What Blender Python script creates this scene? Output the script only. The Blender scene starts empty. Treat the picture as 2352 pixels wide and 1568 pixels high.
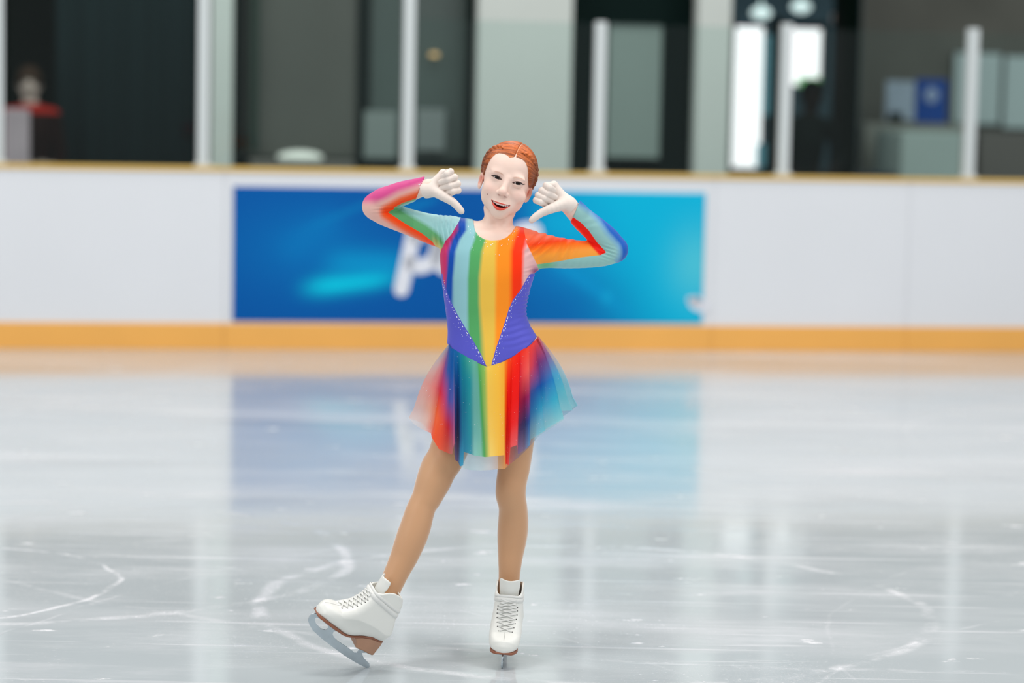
import bpy, bmesh, math, random
import numpy as np
from mathutils import Vector, Matrix
random.seed(7); np.random.seed(7)
C = bpy.context.scene.collection
SC = bpy.context.scene
PI = math.pi

# ------------------------------------------------------------------ camera
F = 5553.0                       # focal length in pixels of a 2352 wide frame (85 mm on 36 mm)
CAM = np.array([0.0, 0.0, 1.55])
PITCH = math.radians(5.49); ROLL = math.radians(1.15)
cam_d = bpy.data.cameras.new('camera'); cam = bpy.data.objects.new('camera', cam_d); C.objects.link(cam)
cam_d.sensor_width = 36.0; cam_d.lens = 36.0*F/2352.0; cam_d.clip_end = 200
CR = Matrix.Rotation(PI/2-PITCH, 3, 'X') @ Matrix.Rotation(ROLL, 3, 'Z')
cam.matrix_world = Matrix.Translation(Vector(CAM)) @ CR.to_4x4()
SC.camera = cam
CRn = np.array(CR)
def ray(px, py):
    return CRn @ np.array([(px-1176.0)/F, -(py-784.0)/F, -1.0])
def on_y(px, py, Y):              # point on the vertical plane y = Y
    d = ray(px, py); return CAM + d*(Y/d[1])
def on_ice(px, py, z=0.0):
    d = ray(px, py); return CAM + d*((z-CAM[2])/d[2])
YG = float(on_ice(1153, 1534)[1]) + 0.10      # depth of the skater's body
cam_d.dof.use_dof = True; cam_d.dof.focus_distance = (YG-0.06)*1.005; cam_d.dof.aperture_fstop = 1.45

# ------------------------------------------------------------------ light of the hall
SC.view_settings.view_transform = 'Standard'; SC.view_settings.look = 'None'
SC.view_settings.gamma = 1.0; SC.view_settings.use_curve_mapping = False
SC.view_settings.exposure = -0.07
world = bpy.data.worlds.new('hall_light'); SC.world = world; world.use_nodes = True
wn = world.node_tree.nodes; wl = world.node_tree.links
bg = wn['Background']; bg.inputs[0].default_value = (0.86, 0.885, 0.91, 1); bg.inputs[1].default_value = 0.62
def area(name, loc, size, power, target=None, col=(1, 1, 1)):
    ld = bpy.data.lights.new(name, 'AREA'); ld.shape = 'RECTANGLE'; ld.size, ld.size_y = size
    ld.energy = power; ld.color = col
    o = bpy.data.objects.new(name, ld); C.objects.link(o); o.location = loc
    if target is not None:
        o.rotation_euler = (Vector(target)-Vector(loc)).to_track_quat('-Z', 'Y').to_euler()
    return o
for i, (x, y) in enumerate([(-5, 3), (5, 3), (-5, 10), (5, 10), (0, 6), (0, 14)]):
    area('ceiling_lamp', (x, y, 8.0), (3.2, 1.2), 200, (x, y, 0), (1.0, 0.98, 0.95))
area('window_daylight', (-9, -2, 7.5), (6, 3), 330, (0, 7, 1.0), (0.95, 0.98, 1.0))
area('window_daylight', (9, -1, 7.5), (6, 3), 420, (0, 7, 1.0), (0.97, 0.98, 1.0))

# ------------------------------------------------------------------ helpers
def lin(r, g, b, s=1.0):
    def f(c):
        c = c/255.0
        return c/12.92 if c <= 0.04045 else ((c+0.055)/1.055)**2.4
    return np.array([f(r)*s, f(g)*s, f(b)*s])
def col4(c): return (float(c[0]), float(c[1]), float(c[2]), 1.0)
def mat(name, col, rough=0.5, metal=0.0, spec=0.5, emit=None, estr=0.0, noise=None, bump=None, sub=0.0, coat=0.0, sheen=0.0):
    m = bpy.data.materials.new(name); m.use_nodes = True
    n = m.node_tree.nodes; l = m.node_tree.links; b = n['Principled BSDF']
    b.inputs['Base Color'].default_value = col4(col); b.inputs['Roughness'].default_value = rough
    b.inputs['Metallic'].default_value = metal; b.inputs['Specular IOR Level'].default_value = spec
    b.inputs['Coat Weight'].default_value = coat; b.inputs['Sheen Weight'].default_value = sheen
    if sub: b.inputs['Subsurface Weight'].default_value = sub; b.inputs['Subsurface Scale'].default_value = 0.01; b.inputs['Subsurface Radius'].default_value = (1, .4, .25)
    if emit is not None:
        b.inputs['Emission Color'].default_value = col4(emit); b.inputs['Emission Strength'].default_value = estr
    if noise or bump:
        tc = n.new('ShaderNodeTexCoord')
    if noise:                      # (scale, amount)
        nt = n.new('ShaderNodeTexNoise'); nt.inputs['Scale'].default_value = noise[0]; nt.inputs['Detail'].default_value = 4
        l.new(tc.outputs['Object'], nt.inputs['Vector'])
        mx = n.new('ShaderNodeMix'); mx.data_type = 'RGBA'
        mx.inputs['A'].default_value = col4(np.array(col[:3])*(1-noise[1])); mx.inputs['B'].default_value = col4(np.minimum(np.array(col[:3])*(1+noise[1]), 1))
        l.new(nt.outputs['Fac'], mx.inputs['Factor']); l.new(mx.outputs['Result'], b.inputs['Base Color'])
    if bump:                       # (scale, strength, distance)
        nt2 = n.new('ShaderNodeTexNoise'); nt2.inputs['Scale'].default_value = bump[0]; nt2.inputs['Detail'].default_value = 3
        l.new(tc.outputs['Object'], nt2.inputs['Vector'])
        bp = n.new('ShaderNodeBump'); bp.inputs['Strength'].default_value = bump[1]; bp.inputs['Distance'].default_value = bump[2]
        l.new(nt2.outputs['Fac'], bp.inputs['Height']); l.new(bp.outputs['Normal'], b.inputs['Normal'])
    return m
def tag(o, label=None, cat=None, group=None, kind=None):
    if label: o['label'] = label
    if cat: o['category'] = cat
    if group: o['group'] = group
    if kind: o['kind'] = kind
    return o
def link(name, me, m=None, parent=None, smooth=False):
    o = bpy.data.objects.new(name, me); C.objects.link(o)
    if m is not None: me.materials.append(m)
    if parent is not None: o.parent = parent
    if smooth:
        me.polygons.foreach_set('use_smooth', np.ones(len(me.polygons), dtype=bool))
    return o
def empty(name, loc, rz=0.0):
    o = bpy.data.objects.new(name, None); C.objects.link(o); o.location = loc; o.rotation_euler = (0, 0, rz); o.empty_display_size = 0.1
    return o
def mesh_from(name, V, Fc):
    me = bpy.data.meshes.new(name); me.from_pydata([tuple(map(float, v)) for v in V], [], [tuple(map(int, f)) for f in Fc]); me.update(); return me
def fast_mesh(name, V, Q):
    me = bpy.data.meshes.new(name); V = np.asarray(V, dtype=np.float32); Q = np.asarray(Q, dtype=np.int32)
    me.vertices.add(len(V)); me.vertices.foreach_set('co', V.ravel())
    me.loops.add(Q.size); me.loops.foreach_set('vertex_index', Q.ravel())
    me.polygons.add(len(Q)); me.polygons.foreach_set('loop_start', np.arange(0, Q.size, Q.shape[1], dtype=np.int32))
    me.update(calc_edges=True); me.validate(); return me
def set_col(me, name, arr):
    a = me.color_attributes.new(name, 'FLOAT_COLOR', 'POINT')
    c = np.ones((len(me.vertices), 4), dtype=np.float32); c[:, :3] = arr; a.data.foreach_set('color', c.ravel())
def set_f(me, name, arr):
    a = me.attributes.new(name, 'FLOAT', 'POINT'); a.data.foreach_set('value', np.asarray(arr, dtype=np.float32))
def box_bm(bm, x0, x1, y0, y1, z0, z1, bevel=0.0):
    r = bmesh.ops.create_cube(bm, size=1.0)
    for v in r['verts']:
        v.co = Vector(((x0+x1)/2+v.co.x*(x1-x0), (y0+y1)/2+v.co.y*(y1-y0), (z0+z1)/2+v.co.z*(z1-z0)))
    if bevel:
        es = list({e for v in r['verts'] for e in v.link_edges})
        bmesh.ops.bevel(bm, geom=es, offset=bevel, segments=2, affect='EDGES', profile=0.5)
def bm_obj(name, bm, m, parent=None, smooth=False):
    me = bpy.data.meshes.new(name); bm.to_mesh(me); bm.free(); return link(name, me, m, parent, smooth)
def poly_extrude(pts, y0, y1, bm=None, holes=()):
    """closed outline in (x, z), extruded along y from y0 to y1; holes allowed"""
    bm = bm or bmesh.new(); edges = []; loops = [pts]+list(holes)
    for lp in loops:
        vs = [bm.verts.new((p[0], y0, p[1])) for p in lp]
        edges += [bm.edges.new((vs[i], vs[(i+1) % len(vs)])) for i in range(len(vs))]
    r = bmesh.ops.triangle_fill(bm, use_beauty=True, use_dissolve=False, edges=edges)
    fs = [g for g in r['geom'] if isinstance(g, bmesh.types.BMFace)]
    ex = bmesh.ops.extrude_face_region(bm, geom=fs)
    for v in [g for g in ex['geom'] if isinstance(g, bmesh.types.BMVert)]: v.co.y = y1
    bmesh.ops.recalc_face_normals(bm, faces=bm.faces)
    return bm
def tube_mesh(pts, rad, nseg=8, closed=False):
    pts = [Vector(p) for p in pts]; n = len(pts); rad = rad if hasattr(rad, '__len__') else [rad]*n
    V, Q = [], []; prev = None
    for i, p in enumerate(pts):
        t = (pts[min(i+1, n-1)]-pts[max(i-1, 0)]).normalized()
        if prev is None:
            a = t.orthogonal().normalized()
        else:
            a = (prev - t*prev.dot(t)).normalized()
        prev = a; b = t.cross(a)
        for k in range(nseg):
            th = 2*PI*k/nseg; V.append(p+(a*math.cos(th)+b*math.sin(th))*rad[i])
    for i in range(n-1):
        for k in range(nseg):
            Q.append((i*nseg+k, i*nseg+(k+1) % nseg, (i+1)*nseg+(k+1) % nseg, (i+1)*nseg+k))
    V.append(pts[0]); V.append(pts[-1]); c0, c1 = len(V)-2, len(V)-1
    Fs = [list(q) for q in Q]
    for k in range(nseg):
        Fs.append([c0, (k+1) % nseg, k]); Fs.append([c1, (n-1)*nseg+k, (n-1)*nseg+(k+1) % nseg])
    return V, Fs
def join_vf(parts):
    V, Fs = [], []
    for v, f in parts:
        o = len(V); V += list(v); Fs += [[i+o for i in q] for q in f]
    return V, Fs
# ------------------------------------------------------------------ frame of the rink boards
PL = on_ice(0, 800); PR = on_ice(2352, 808)
U = (PR-PL); U[2] = 0; U /= np.linalg.norm(U)
N = np.array([-U[1], U[0], 0.0])             # away from the camera
O = (PL+PR)/2; YAW = math.atan2(U[1], U[0])
def bq(px, py, v=0.0):                        # (u, z) where the view line meets the upright plane v metres behind the boards
    d = ray(px, py); t = ((O+N*v-CAM) @ N)/(d @ N); p = CAM+d*t
    return float((p-O) @ U), float(p[2])
def W(u, v, z): return O+U*u+N*v+np.array([0, 0, z])
def place(o, u=0.0, v=0.0, z=0.0):
    o.location = W(u, v, z); o.rotation_euler = (0, 0, YAW); return o
def structure(o): o['kind'] = 'structure'; return o
BH = 1.15

# ------------------------------------------------------------------ ice
def ice_material():
    m = bpy.data.materials.new('ice'); m.use_nodes = True
    n = m.node_tree.nodes; l = m.node_tree.links; b = n['Principled BSDF']
    tc = n.new('ShaderNodeTexCoord')
    def math_n(op, a, bb=None, c=None, clamp=False):
        k = n.new('ShaderNodeMath'); k.operation = op; k.use_clamp = clamp
        for i, v in enumerate((a, bb, c)):
            if v is None: continue
            if isinstance(v, (int, float)): k.inputs[i].default_value = v
            else: l.new(v, k.inputs[i])
        return k.outputs[0]
    def noise(scale, detail=4, rough=0.6, vec=None, dist=0.0, sc=(1, 1, 1), rot=0.0):
        mp = n.new('ShaderNodeMapping'); mp.inputs['Scale'].default_value = sc; mp.inputs['Rotation'].default_value = (0, 0, rot)
        l.new(vec or tc.outputs['Object'], mp.inputs['Vector'])
        k = n.new('ShaderNodeTexNoise'); k.inputs['Scale'].default_value = scale; k.inputs['Detail'].default_value = detail
        k.inputs['Roughness'].default_value = rough; k.inputs['Distortion'].default_value = dist
        l.new(mp.outputs[0], k.inputs['Vector']); return k.outputs['Fac']
    def ramp(v, a, c):
        k = n.new('ShaderNodeMapRange'); k.interpolation_type = 'SMOOTHSTEP'; l.new(v, k.inputs['Value'])
        k.inputs['From Min'].default_value = a; k.inputs['From Max'].default_value = c; return k.outputs[0]
    # wobble the coordinates a little so cut lines are not perfect
    wob = n.new('ShaderNodeTexNoise'); wob.inputs['Scale'].default_value = 2.2; wob.inputs['Detail'].default_value = 3; l.new(tc.outputs['Object'], wob.inputs['Vector'])
    va = n.new('ShaderNodeVectorMath'); va.operation = 'MULTIPLY_ADD'
    l.new(wob.outputs['Color'], va.inputs[0]); va.inputs[1].default_value = (0.12, 0.12, 0); l.new(tc.outputs['Object'], va.inputs[2])
    P = va.outputs[0]
    sep = n.new('ShaderNodeSeparateXYZ'); l.new(P, sep.inputs[0])
    brk = ramp(noise(4.5, 5, 0.7), 0.42, 0.60)
    total = None
    def accumulate(v):
        nonlocal total
        total = v if total is None else math_n('ADD', total, v)
    rnd = random.Random(5)
    arcs = []                                     # skate cuts: centre, radius, width, strength
    for i in range(9):
        cx = rnd.uniform(-4, 4); cy = rnd.uniform(4.5, 12.5); r = rnd.uniform(0.9, 4.5)
        arcs.append((cx, cy, r, rnd.uniform(0.006, 0.03), rnd.uniform(0.12, 0.36)))
    a1 = on_ice(800, 1300); a2 = on_ice(2080, 1390); a3 = on_ice(180, 1385)
    arcs += [(a1[0]-1.1, a1[1]+0.1, 1.1, 0.035, .5), (a2[0]-1.0, a2[1]-0.1, 1.05, 0.035, .5), (a3[0]-0.55, a3[1]+0.3, 0.62, 0.014, .8)]
    for cx, cy, r, w, s in arcs:
        dv = n.new('ShaderNodeVectorMath'); dv.operation = 'DISTANCE'; l.new(P, dv.inputs[0]); dv.inputs[1].default_value = (cx+0.06, cy+0.06, 0)
        t = math_n('ABSOLUTE', math_n('SUBTRACT', dv.outputs['Value'], r))
        k = ramp(t, w, w*0.15)
        accumulate(math_n('MULTIPLY', math_n('MULTIPLY', k, s), brk))
    # long straight scratches, running mostly across the view
    for sc_, rot, th in ((1.0, 0.07, 0.635), (1.0, -0.12, 0.65), (1.0, 0.3, 0.66)):
        k = ramp(noise(14, 3, 0.5, vec=tc.outputs['Object'], sc=(0.05, 1.6, 1), rot=rot), th, th+0.05)
        accumulate(math_n('MULTIPLY', k, 0.32))
    # loose snow: clumps and fine grains
    cl = ramp(noise(9, 6, 0.65, sc=(0.45, 1.0, 1)), 0.64, 0.70)
    accumulate(math_n('MULTIPLY', cl, 1.2))
    gr = math_n('MULTIPLY', ramp(noise(60, 3, 0.7), 0.60, 0.72), ramp(noise(0.9, 3), 0.45, 0.65))
    accumulate(math_n('MULTIPLY', gr, 0.8))
    gr2 = math_n('MULTIPLY', ramp(noise(130, 2, 0.7), 0.60, 0.70), ramp(noise(0.5, 4), 0.40, 0.58)); accumulate(math_n('MULTIPLY', gr2, 0.55))
    soft = math_n('MULTIPLY', ramp(noise(1.3, 5, 0.55, sc=(0.22, 1.0, 1)), 0.46, 0.72), 0.42)
    haze = ramp(noise(2.6, 6, 0.7, sc=(0.35, 1.0, 1), rot=0.1), 0.46, 0.74); accumulate(math_n('MULTIPLY', haze, 0.34))
    accumulate(soft)
    fac = math_n('MINIMUM', total, 1.0, clamp=True)
    mx = n.new('ShaderNodeMix'); mx.data_type = 'RGBA'; mx.inputs['A'].default_value = col4(lin(184, 191, 194)); mx.inputs['B'].default_value = col4(lin(226, 226, 229))
    l.new(fac, mx.inputs['Factor']); 
    # faint grey, worn bands
    mx2 = n.new('ShaderNodeMix'); mx2.data_type = 'RGBA'; mx2.blend_type = 'MULTIPLY'; mx2.inputs['B'].default_value = (0.86, 0.87, 0.87, 1)
    l.new(ramp(noise(1.1, 4, 0.6, sc=(0.25, 1.2, 1), dist=0.4), 0.52, 0.72), mx2.inputs['Factor']); l.new(mx.outputs['Result'], mx2.inputs['A'])
    l.new(mx2.outputs['Result'], b.inputs['Base Color'])
    rr = n.new('ShaderNodeMapRange'); l.new(fac, rr.inputs['Value']); rr.inputs['To Min'].default_value = 0.075; rr.inputs['To Max'].default_value = 0.32
    l.new(rr.outputs[0], b.inputs['Roughness'])
    b.inputs['IOR'].default_value = 1.40
    bp = n.new('ShaderNodeBump'); bp.inputs['Strength'].default_value = 0.25; bp.inputs['Distance'].default_value = 0.002
    l.new(fac, bp.inputs['Height']); l.new(bp.outputs['Normal'], b.inputs['Normal'])
    return m
bm = bmesh.new(); box_bm(bm, -16, 16, -8, 34, -0.12, 0.0)
floor = structure(bm_obj('floor', bm, ice_material()))

# ------------------------------------------------------------------ dasher boards
M_board = mat('board_white', lin(220, 222, 226), 0.38, noise=(1.5, 0.03))
M_kick = mat('kick_yellow', lin(236, 172, 84), 0.4, noise=(2.0, 0.08))
M_cap = mat('cap_yellow', lin(214, 176, 92), 0.4)
M_post = mat('post_white', lin(200, 206, 206), 0.45, spec=.3)
HALF = 9.5
edges_px = [500, 1652]
bds = [-HALF, -3.9, bq(532, 760)[0]-0.05, bq(1617, 760)[0]+0.05, bq(2080, 760)[0], HALF]
lb = ['long plain white dasher board running out of frame on the left', 'plain white dasher board just left of the blue banner', 'white dasher board carrying the blue banner',
      'plain white dasher board just right of the blue banner', 'long plain white dasher board running out of frame on the right']
for i in range(5):
    e = place(empty('dasher_board', (0, 0, 0)), 0, 0, 0)
    tag(e, lb[i], 'rink board', 'dasher boards round the ice')
    bm = bmesh.new(); box_bm(bm, bds[i]+0.001, bds[i+1]-0.001, 0.0, 0.10, 0.0, BH-0.03, 0.002); bm_obj('board_panel', bm, M_board, e)
    bm = bmesh.new(); box_bm(bm, bds[i]+0.001, bds[i+1]-0.001, -0.014, 0.0, 0.0, 0.165, 0.003); tag(bm_obj('kick_plate', bm, M_kick, e), 'yellow kick plate')
    bm = bmesh.new(); box_bm(bm, bds[i]+0.001, bds[i+1]-0.001, -0.012, 0.14, BH-0.03, BH, 0.006); tag(bm_obj('cap_rail', bm, M_cap, e), 'yellow cap rail')

# ------------------------------------------------------------------ blue banner with white lettering
def banner_material():
    m = bpy.data.materials.new('banner_print'); m.use_nodes = True
    n = m.node_tree.nodes; l = m.node_tree.links; b = n['Principled BSDF']; b.inputs['Roughness'].default_value = 0.35; b.inputs['Specular IOR Level'].default_value = 0.12
    at = n.new('ShaderNodeAttribute'); at.attribute_name = 'col'; l.new(at.outputs['Color'], b.inputs['Base Color'])
    return m
bu0, bz1 = bq(536, 428, -0.006); bu1 = bq(1617, 600, -0.006)[0]; bz0 = bq(1100, 741, -0.006)[1]
zt0 = bq(536, 428, -0.006)[1]; zt1 = bq(1617, 443, -0.006)[1]; bz1 = (zt0+zt1)/2
nx, nz = 260, 84
us = np.linspace(bu0, bu1, nx); zs_ = np.linspace(bz0, bz1, nz)
UU, ZZ = np.meshgrid(us, zs_)
a = (UU-bu0)/(bu1-bu0); t = 1-(ZZ-bz0)/(bz1-bz0)             # 0..1 across, 0..1 downward
def gmix(c0, c1, f): return c0*(1-f[..., None])+c1*f[..., None]
def sst(x, e0, e1): 
    x = np.clip((x-e0)/(e1-e0), 0, 1); return x*x*(3-2*x)
deep = lin(0, 84, 160); mid = lin(0, 110, 178); cy = lin(0, 176, 214); pale = lin(84, 196, 212)
colr = np.broadcast_to(deep, a.shape+(3,)).copy()
colr = gmix(colr, mid, 0.75*np.exp(-(((a-0.16)/0.16)**2+((t-0.45)/0.35)**2)))
colr = gmix(colr, lin(0, 128, 192), 0.9*sst(a, 0.50, 0.72)*(1-0.55*sst(t-0.5*(1-a), 0.35, 0.75)))
colr = gmix(colr, cy, sst(a+0.16*(0.55-t), 0.62, 0.92)*(1-0.30*np.exp(-(((t-0.80)/0.2)**2+((a-0.72)/0.08)**2))))
colr = gmix(colr, pale, 0.75*np.exp(-(((a-0.985)/0.06)**2+((t-0.55)/0.28)**2)))
# streaks of light in the print
def streak(c, ca, ct, la, lt, ang, colv, s):
    x = (a-ca)*3.45; y = (t-ct); ca_, sa_ = math.cos(ang), math.sin(ang)
    p = x*ca_+y*sa_; q = -x*sa_+y*ca_
    return gmix(c, colv, s*np.exp(-((p/la)**4+(q/lt)**2)))
colr = streak(colr, 0.245, 0.70, 0.32, 0.075, -0.16, lin(0, 196, 222), 1.0)
colr = streak(colr, 0.28, 0.56, 0.30, 0.11, 0.0, lin(0, 146, 200), 0.85)
colr = streak(colr, 0.22, 0.20, 0.28, 0.022, -0.42, lin(0, 128, 186), 0.6)
colr = streak(colr, 0.37, 0.14, 0.2, 0.03, -0.35, lin(0, 132, 190), 0.6)
colr = streak(colr, 0.16, 0.36, 0.25, 0.12, -0.6, lin(0, 118, 184), 0.6)
colr = streak(colr, 0.79, 0.80, 0.04, 0.04, 0, lin(20, 176, 214), 0.7)
colr = streak(colr, 0.74, 0.68, 0.40, 0.05, 0.62, lin(0, 150, 206), 0.6)
colr = streak(colr, 0.70, 0.26, 0.25, 0.16, 0.1, lin(0, 176, 216), 0.6)
V = np.stack([UU, np.full_like(UU, 0.0), ZZ], -1).reshape(-1, 3)
idx = np.arange(nx*nz).reshape(nz, nx)
Q = np.stack([idx[:-1, :-1], idx[:-1, 1:], idx[1:, 1:], idx[1:, :-1]], -1).reshape(-1, 4)
me = fast_mesh('banner', V, Q); set_col(me, 'col', colr.reshape(-1, 3))
ban = place(empty('advertising_banner', (0, 0, 0)), 0, 0, 0)
tag(ban, 'wide blue and cyan advertising banner with white letters on the rink boards', 'banner')
o = link('print_sheet', me, banner_material(), ban); o.location = (0, -0.004, 0)
sm = o.modifiers.new('thickness', 'SOLIDIFY'); sm.thickness = 0.003; sm.offset = 0
M_letter = mat('letter_white', lin(222, 224, 232), 0.4)
def stroke(pts, wdt, name='letter', closed=False, v=-0.0075):     # thick rounded stroke on the banner through picture points
    P2 = [np.array(bq(x, y, v)) for x, y in pts]
    # Catmull-Rom
    S = []
    n_ = len(P2)
    for i in range(n_-1):
        p0, p1, p2, p3 = P2[max(i-1, 0)], P2[i], P2[i+1], P2[min(i+2, n_-1)]
        for k in range(6):
            s = k/6.0; S.append(0.5*((2*p1)+(-p0+p2)*s+(2*p0-5*p1+4*p2-p3)*s*s+(-p0+3*p1-3*p2+p3)*s**3))
    S.append(P2[-1])
    bm_ = bmesh.new(); L = []; R_ = []
    for i, s in enumerate(S):
        tv = S[min(i+1, len(S)-1)]-S[max(i-1, 0)]; tv = tv/np.linalg.norm(tv); nv = np.array([-tv[1], tv[0]])
        L.append(s+nv*wdt/2); R_.append(s-nv*wdt/2)
    def cap(c, d):
        base = math.atan2(d[1], d[0]); return [c+wdt/2*np.array([math.cos(base+f), math.sin(base+f)]) for f in np.linspace(PI/2, -PI/2, 7)[1:-1]]
    d1 = S[-1]-S[-2]; d0 = S[0]-S[1]
    out = L+cap(S[-1], d1)+R_[::-1]+cap(S[0], d0)
    return out
def letter(strokes):
    bm_ = bmesh.new()
    for pts, w in strokes:
        out = stroke(pts, w)
        vs = [bm_.verts.new((p[0], -0.006, p[1])) for p in out]
        # strip between the two sides keeps concave strokes clean
        m_ = (len(out)-10)//2
        Lq = vs[:m_]; Rq = vs[m_+5:m_+5+m_][::-1]
        for i in range(m_-1):
            bm_.faces.new((Lq[i], Lq[i+1], Rq[i+1], Rq[i]))
        bm_.faces.new([Lq[-1]]+vs[m_:m_+5]+[Rq[-1]]); bm_.faces.new([Rq[0]]+vs[-5:]+[Lq[0]])
    ex = bmesh.ops.extrude_face_region(bm_, geom=list(bm_.faces))
    for v_ in [g for g in ex['geom'] if isinstance(g, bmesh.types.BMVert)]: v_.co.y = -0.009
    bmesh.ops.recalc_face_normals(bm_, faces=bm_.faces)
    return bm_
w1 = 0.095
bm_obj('letter', letter([([(950, 535), (936, 600), (922, 664)], w1), ([(956, 545), (985, 522), (1006, 545), (996, 596), (965, 612), (944, 604)], w1)]), M_letter, ban)
bm_obj('letter', letter([([(1068, 560), (1052, 530), (1018, 545), (1006, 590), (1022, 615), (1056, 600), (1072, 560), (1060, 533)], w1)]), M_letter, ban)
bm_obj('letter', letter([([(1180, 600), (1176, 560), (1196, 530), (1228, 530), (1222, 570), (1206, 600)], w1)]), M_letter, ban)
bm_obj('letter', letter([([(1596, 694), (1606, 700), (1614, 702)], 0.085)]), M_letter, ban)
bm_obj('letter', letter([([(1586, 688), (1606, 694)], 0.045)]), M_letter, ban)

# ------------------------------------------------------------------ glass and its posts
def glass_material():
    m = bpy.data.materials.new('rink_glass'); m.use_nodes = True
    n = m.node_tree.nodes; l = m.node_tree.links; n.remove(n['Principled BSDF'])
    out = n['Material Output']; tr = n.new('ShaderNodeBsdfTransparent'); tr.inputs[0].default_value = (0.90, 0.95, 0.94, 1)
    gl = n.new('ShaderNodeBsdfGlossy'); gl.inputs['Roughness'].default_value = 0.03; gl.inputs['Color'].default_value = (0.9, 0.95, 0.95, 1)
    mx = n.new('ShaderNodeMixShader'); mx.inputs[0].default_value = 0.012
    l.new(tr.outputs[0], mx.inputs[1]); l.new(gl.outputs[0], mx.inputs[2]); l.new(mx.outputs[0], out.inputs['Surface'])
    return m
M_glass = glass_material()
post_px = [-6, 466, 936, 1374, 1800, 2226]
pu = [bq(x, 380, 0.03)[0] for x in post_px]
pu = [pu[0]-2*1.26, pu[0]-1.26]+pu+[pu[-1]+1.22, pu[-1]+2.44]
top_low = bq(1374, 50, 0.05)[1]; tall = 2.55
wpx = [0, 0, 22, 30, 28, 27, 22, 26, 0, 0]
desc = ['in the dark bay past the left edge', 'out past the left edge', 'at the left edge of frame', 'in front of the narrow pale pier left of centre', 'left of the skater, standing between two dark windows', 'just right of the wide pale pier behind the skater', 'in front of the bright door glass', 'in front of the white boards at right', 'past the right edge', 'farthest past the right edge']
for i, u in enumerate(pu):
    is_tall = i <= 4; top = tall if is_tall else top_low+(0.02 if i != 5 else 0)
    bm = bmesh.new(); box_bm(bm, -0.036, 0.036, 0.018, 0.085, BH, top, 0.006); box_bm(bm, -0.055, 0.055, 0.012, 0.095, BH, BH+0.02, 0.003)
    o = place(bm_obj('glass_post', bm, M_post), u, 0, 0)
    tag(o, ('tall' if is_tall else 'low')+' white glass post '+desc[i], 'post', 'white posts holding the rink glass')
gd = ['tall clear rink glass pane out past the left edge of frame', 'tall clear rink glass pane against the left edge of frame', 'tall clear rink glass pane in front of the dark curtain', 'tall clear rink glass pane in front of the grey windows left of the skater',
      'low clear rink glass pane above the skater\'s head', 'low clear rink glass pane in front of the dark bay and grey blind', 'low clear rink glass pane in front of the black clothed person', 'low clear rink glass pane past the right edge', 'low clear rink glass pane farthest right']
gd = ['tall clear rink glass pane farthest out past the left edge', 'tall clear rink glass pane beside the leftmost post', 'tall clear rink glass pane in front of the dark curtain', 'tall clear rink glass pane in front of the grey windows left of the skater',
      'low clear rink glass pane behind the skater\'s head', 'low clear rink glass pane in front of the grey blind and pale pier', 'low clear rink glass pane in front of the black clothed person', 'low clear rink glass pane from the rightmost post out of frame', 'low clear rink glass pane farthest out past the right edge']
for i in range(len(pu)-1):
    top = tall-0.01 if i <= 3 else top_low-0.01
    bm = bmesh.new(); box_bm(bm, pu[i]+0.056, pu[i+1]-0.056, 0.046, 0.058, BH, top)
    o = place(bm_obj('glass_screen', bm, M_glass), 0, 0, 0)
    tag(o, gd[i], 'glass', 'clear panes along the boards')

# ------------------------------------------------------------------ the hall wall behind the boards
M_pier = mat('pier_plaster', lin(206, 212, 206), 0.7, noise=(3, 0.03))
M_dark = mat('bay_dark', lin(16, 32, 30), 0.6, spec=.04)
M_black = mat('bay_black', lin(5, 16, 12), 0.7, spec=.02)
M_curt = mat('bay_curtain', lin(36, 52, 54), 0.8, spec=.04, noise=(0.8, 0.3))
M_frame = mat('frame_dark', lin(16, 28, 26), 0.5, spec=.1)
M_conc = mat('rubber_floor', lin(60, 64, 62), 0.8)
VW = 2.5; TOPZ = 7.5
def pier(name, x0, x1, v0=VW, v1=VW+0.14, py=200, m=M_pier):
    u0 = bq(x0, py, v0)[0]; u1 = bq(x1, py, v0)[0]
    bm = bmesh.new(); box_bm(bm, u0, u1, v0, v1, 0.0, TOPZ); o = place(structure(bm_obj(name, bm, m)))
    bm = bmesh.new(); box_bm(bm, u0+.06, u1-.01, v1, v1+0.5, 0.0, TOPZ); place(structure(bm_obj(name+'_back', bm, M_frame))); return u0, u1
bm = bmesh.new(); box_bm(bm, -12, 12, 0.16, 9.0, 0.0, 0.02); place(structure(bm_obj('trim_1', bm, M_conc)))   # rubber walkway
p1 = pier('wall_pier_left', 486, 534); p2 = pier('wall_pier_middle', 1096, 1312); p3 = pier('wall_pier_right', 1600, 1676)
# left bay: black recess and a hanging dark curtain
def panel(name, x0, x1, y0, y1, v, th, m, parent=None, full=False):
    u0 = bq(x0, 200, v)[0]; u1 = bq(x1, 200, v)[0]
    z1 = bq((x0+x1)/2, y0, v)[1]; z0 = bq((x0+x1)/2, y1, v)[1]
    if full: z0, z1 = 0.02, TOPZ
    bm = bmesh.new(); box_bm(bm, u0, u1, v, v+th, z0, z1, 0.004); o = bm_obj(name, bm, m, parent)
    if parent is None: place(o)
    return o
structure(panel('wall_left', -900, 490, 0, 0, VW+1.6, 0.2, M_black, full=True))  # black colour stands in for the shade inside the recess
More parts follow.
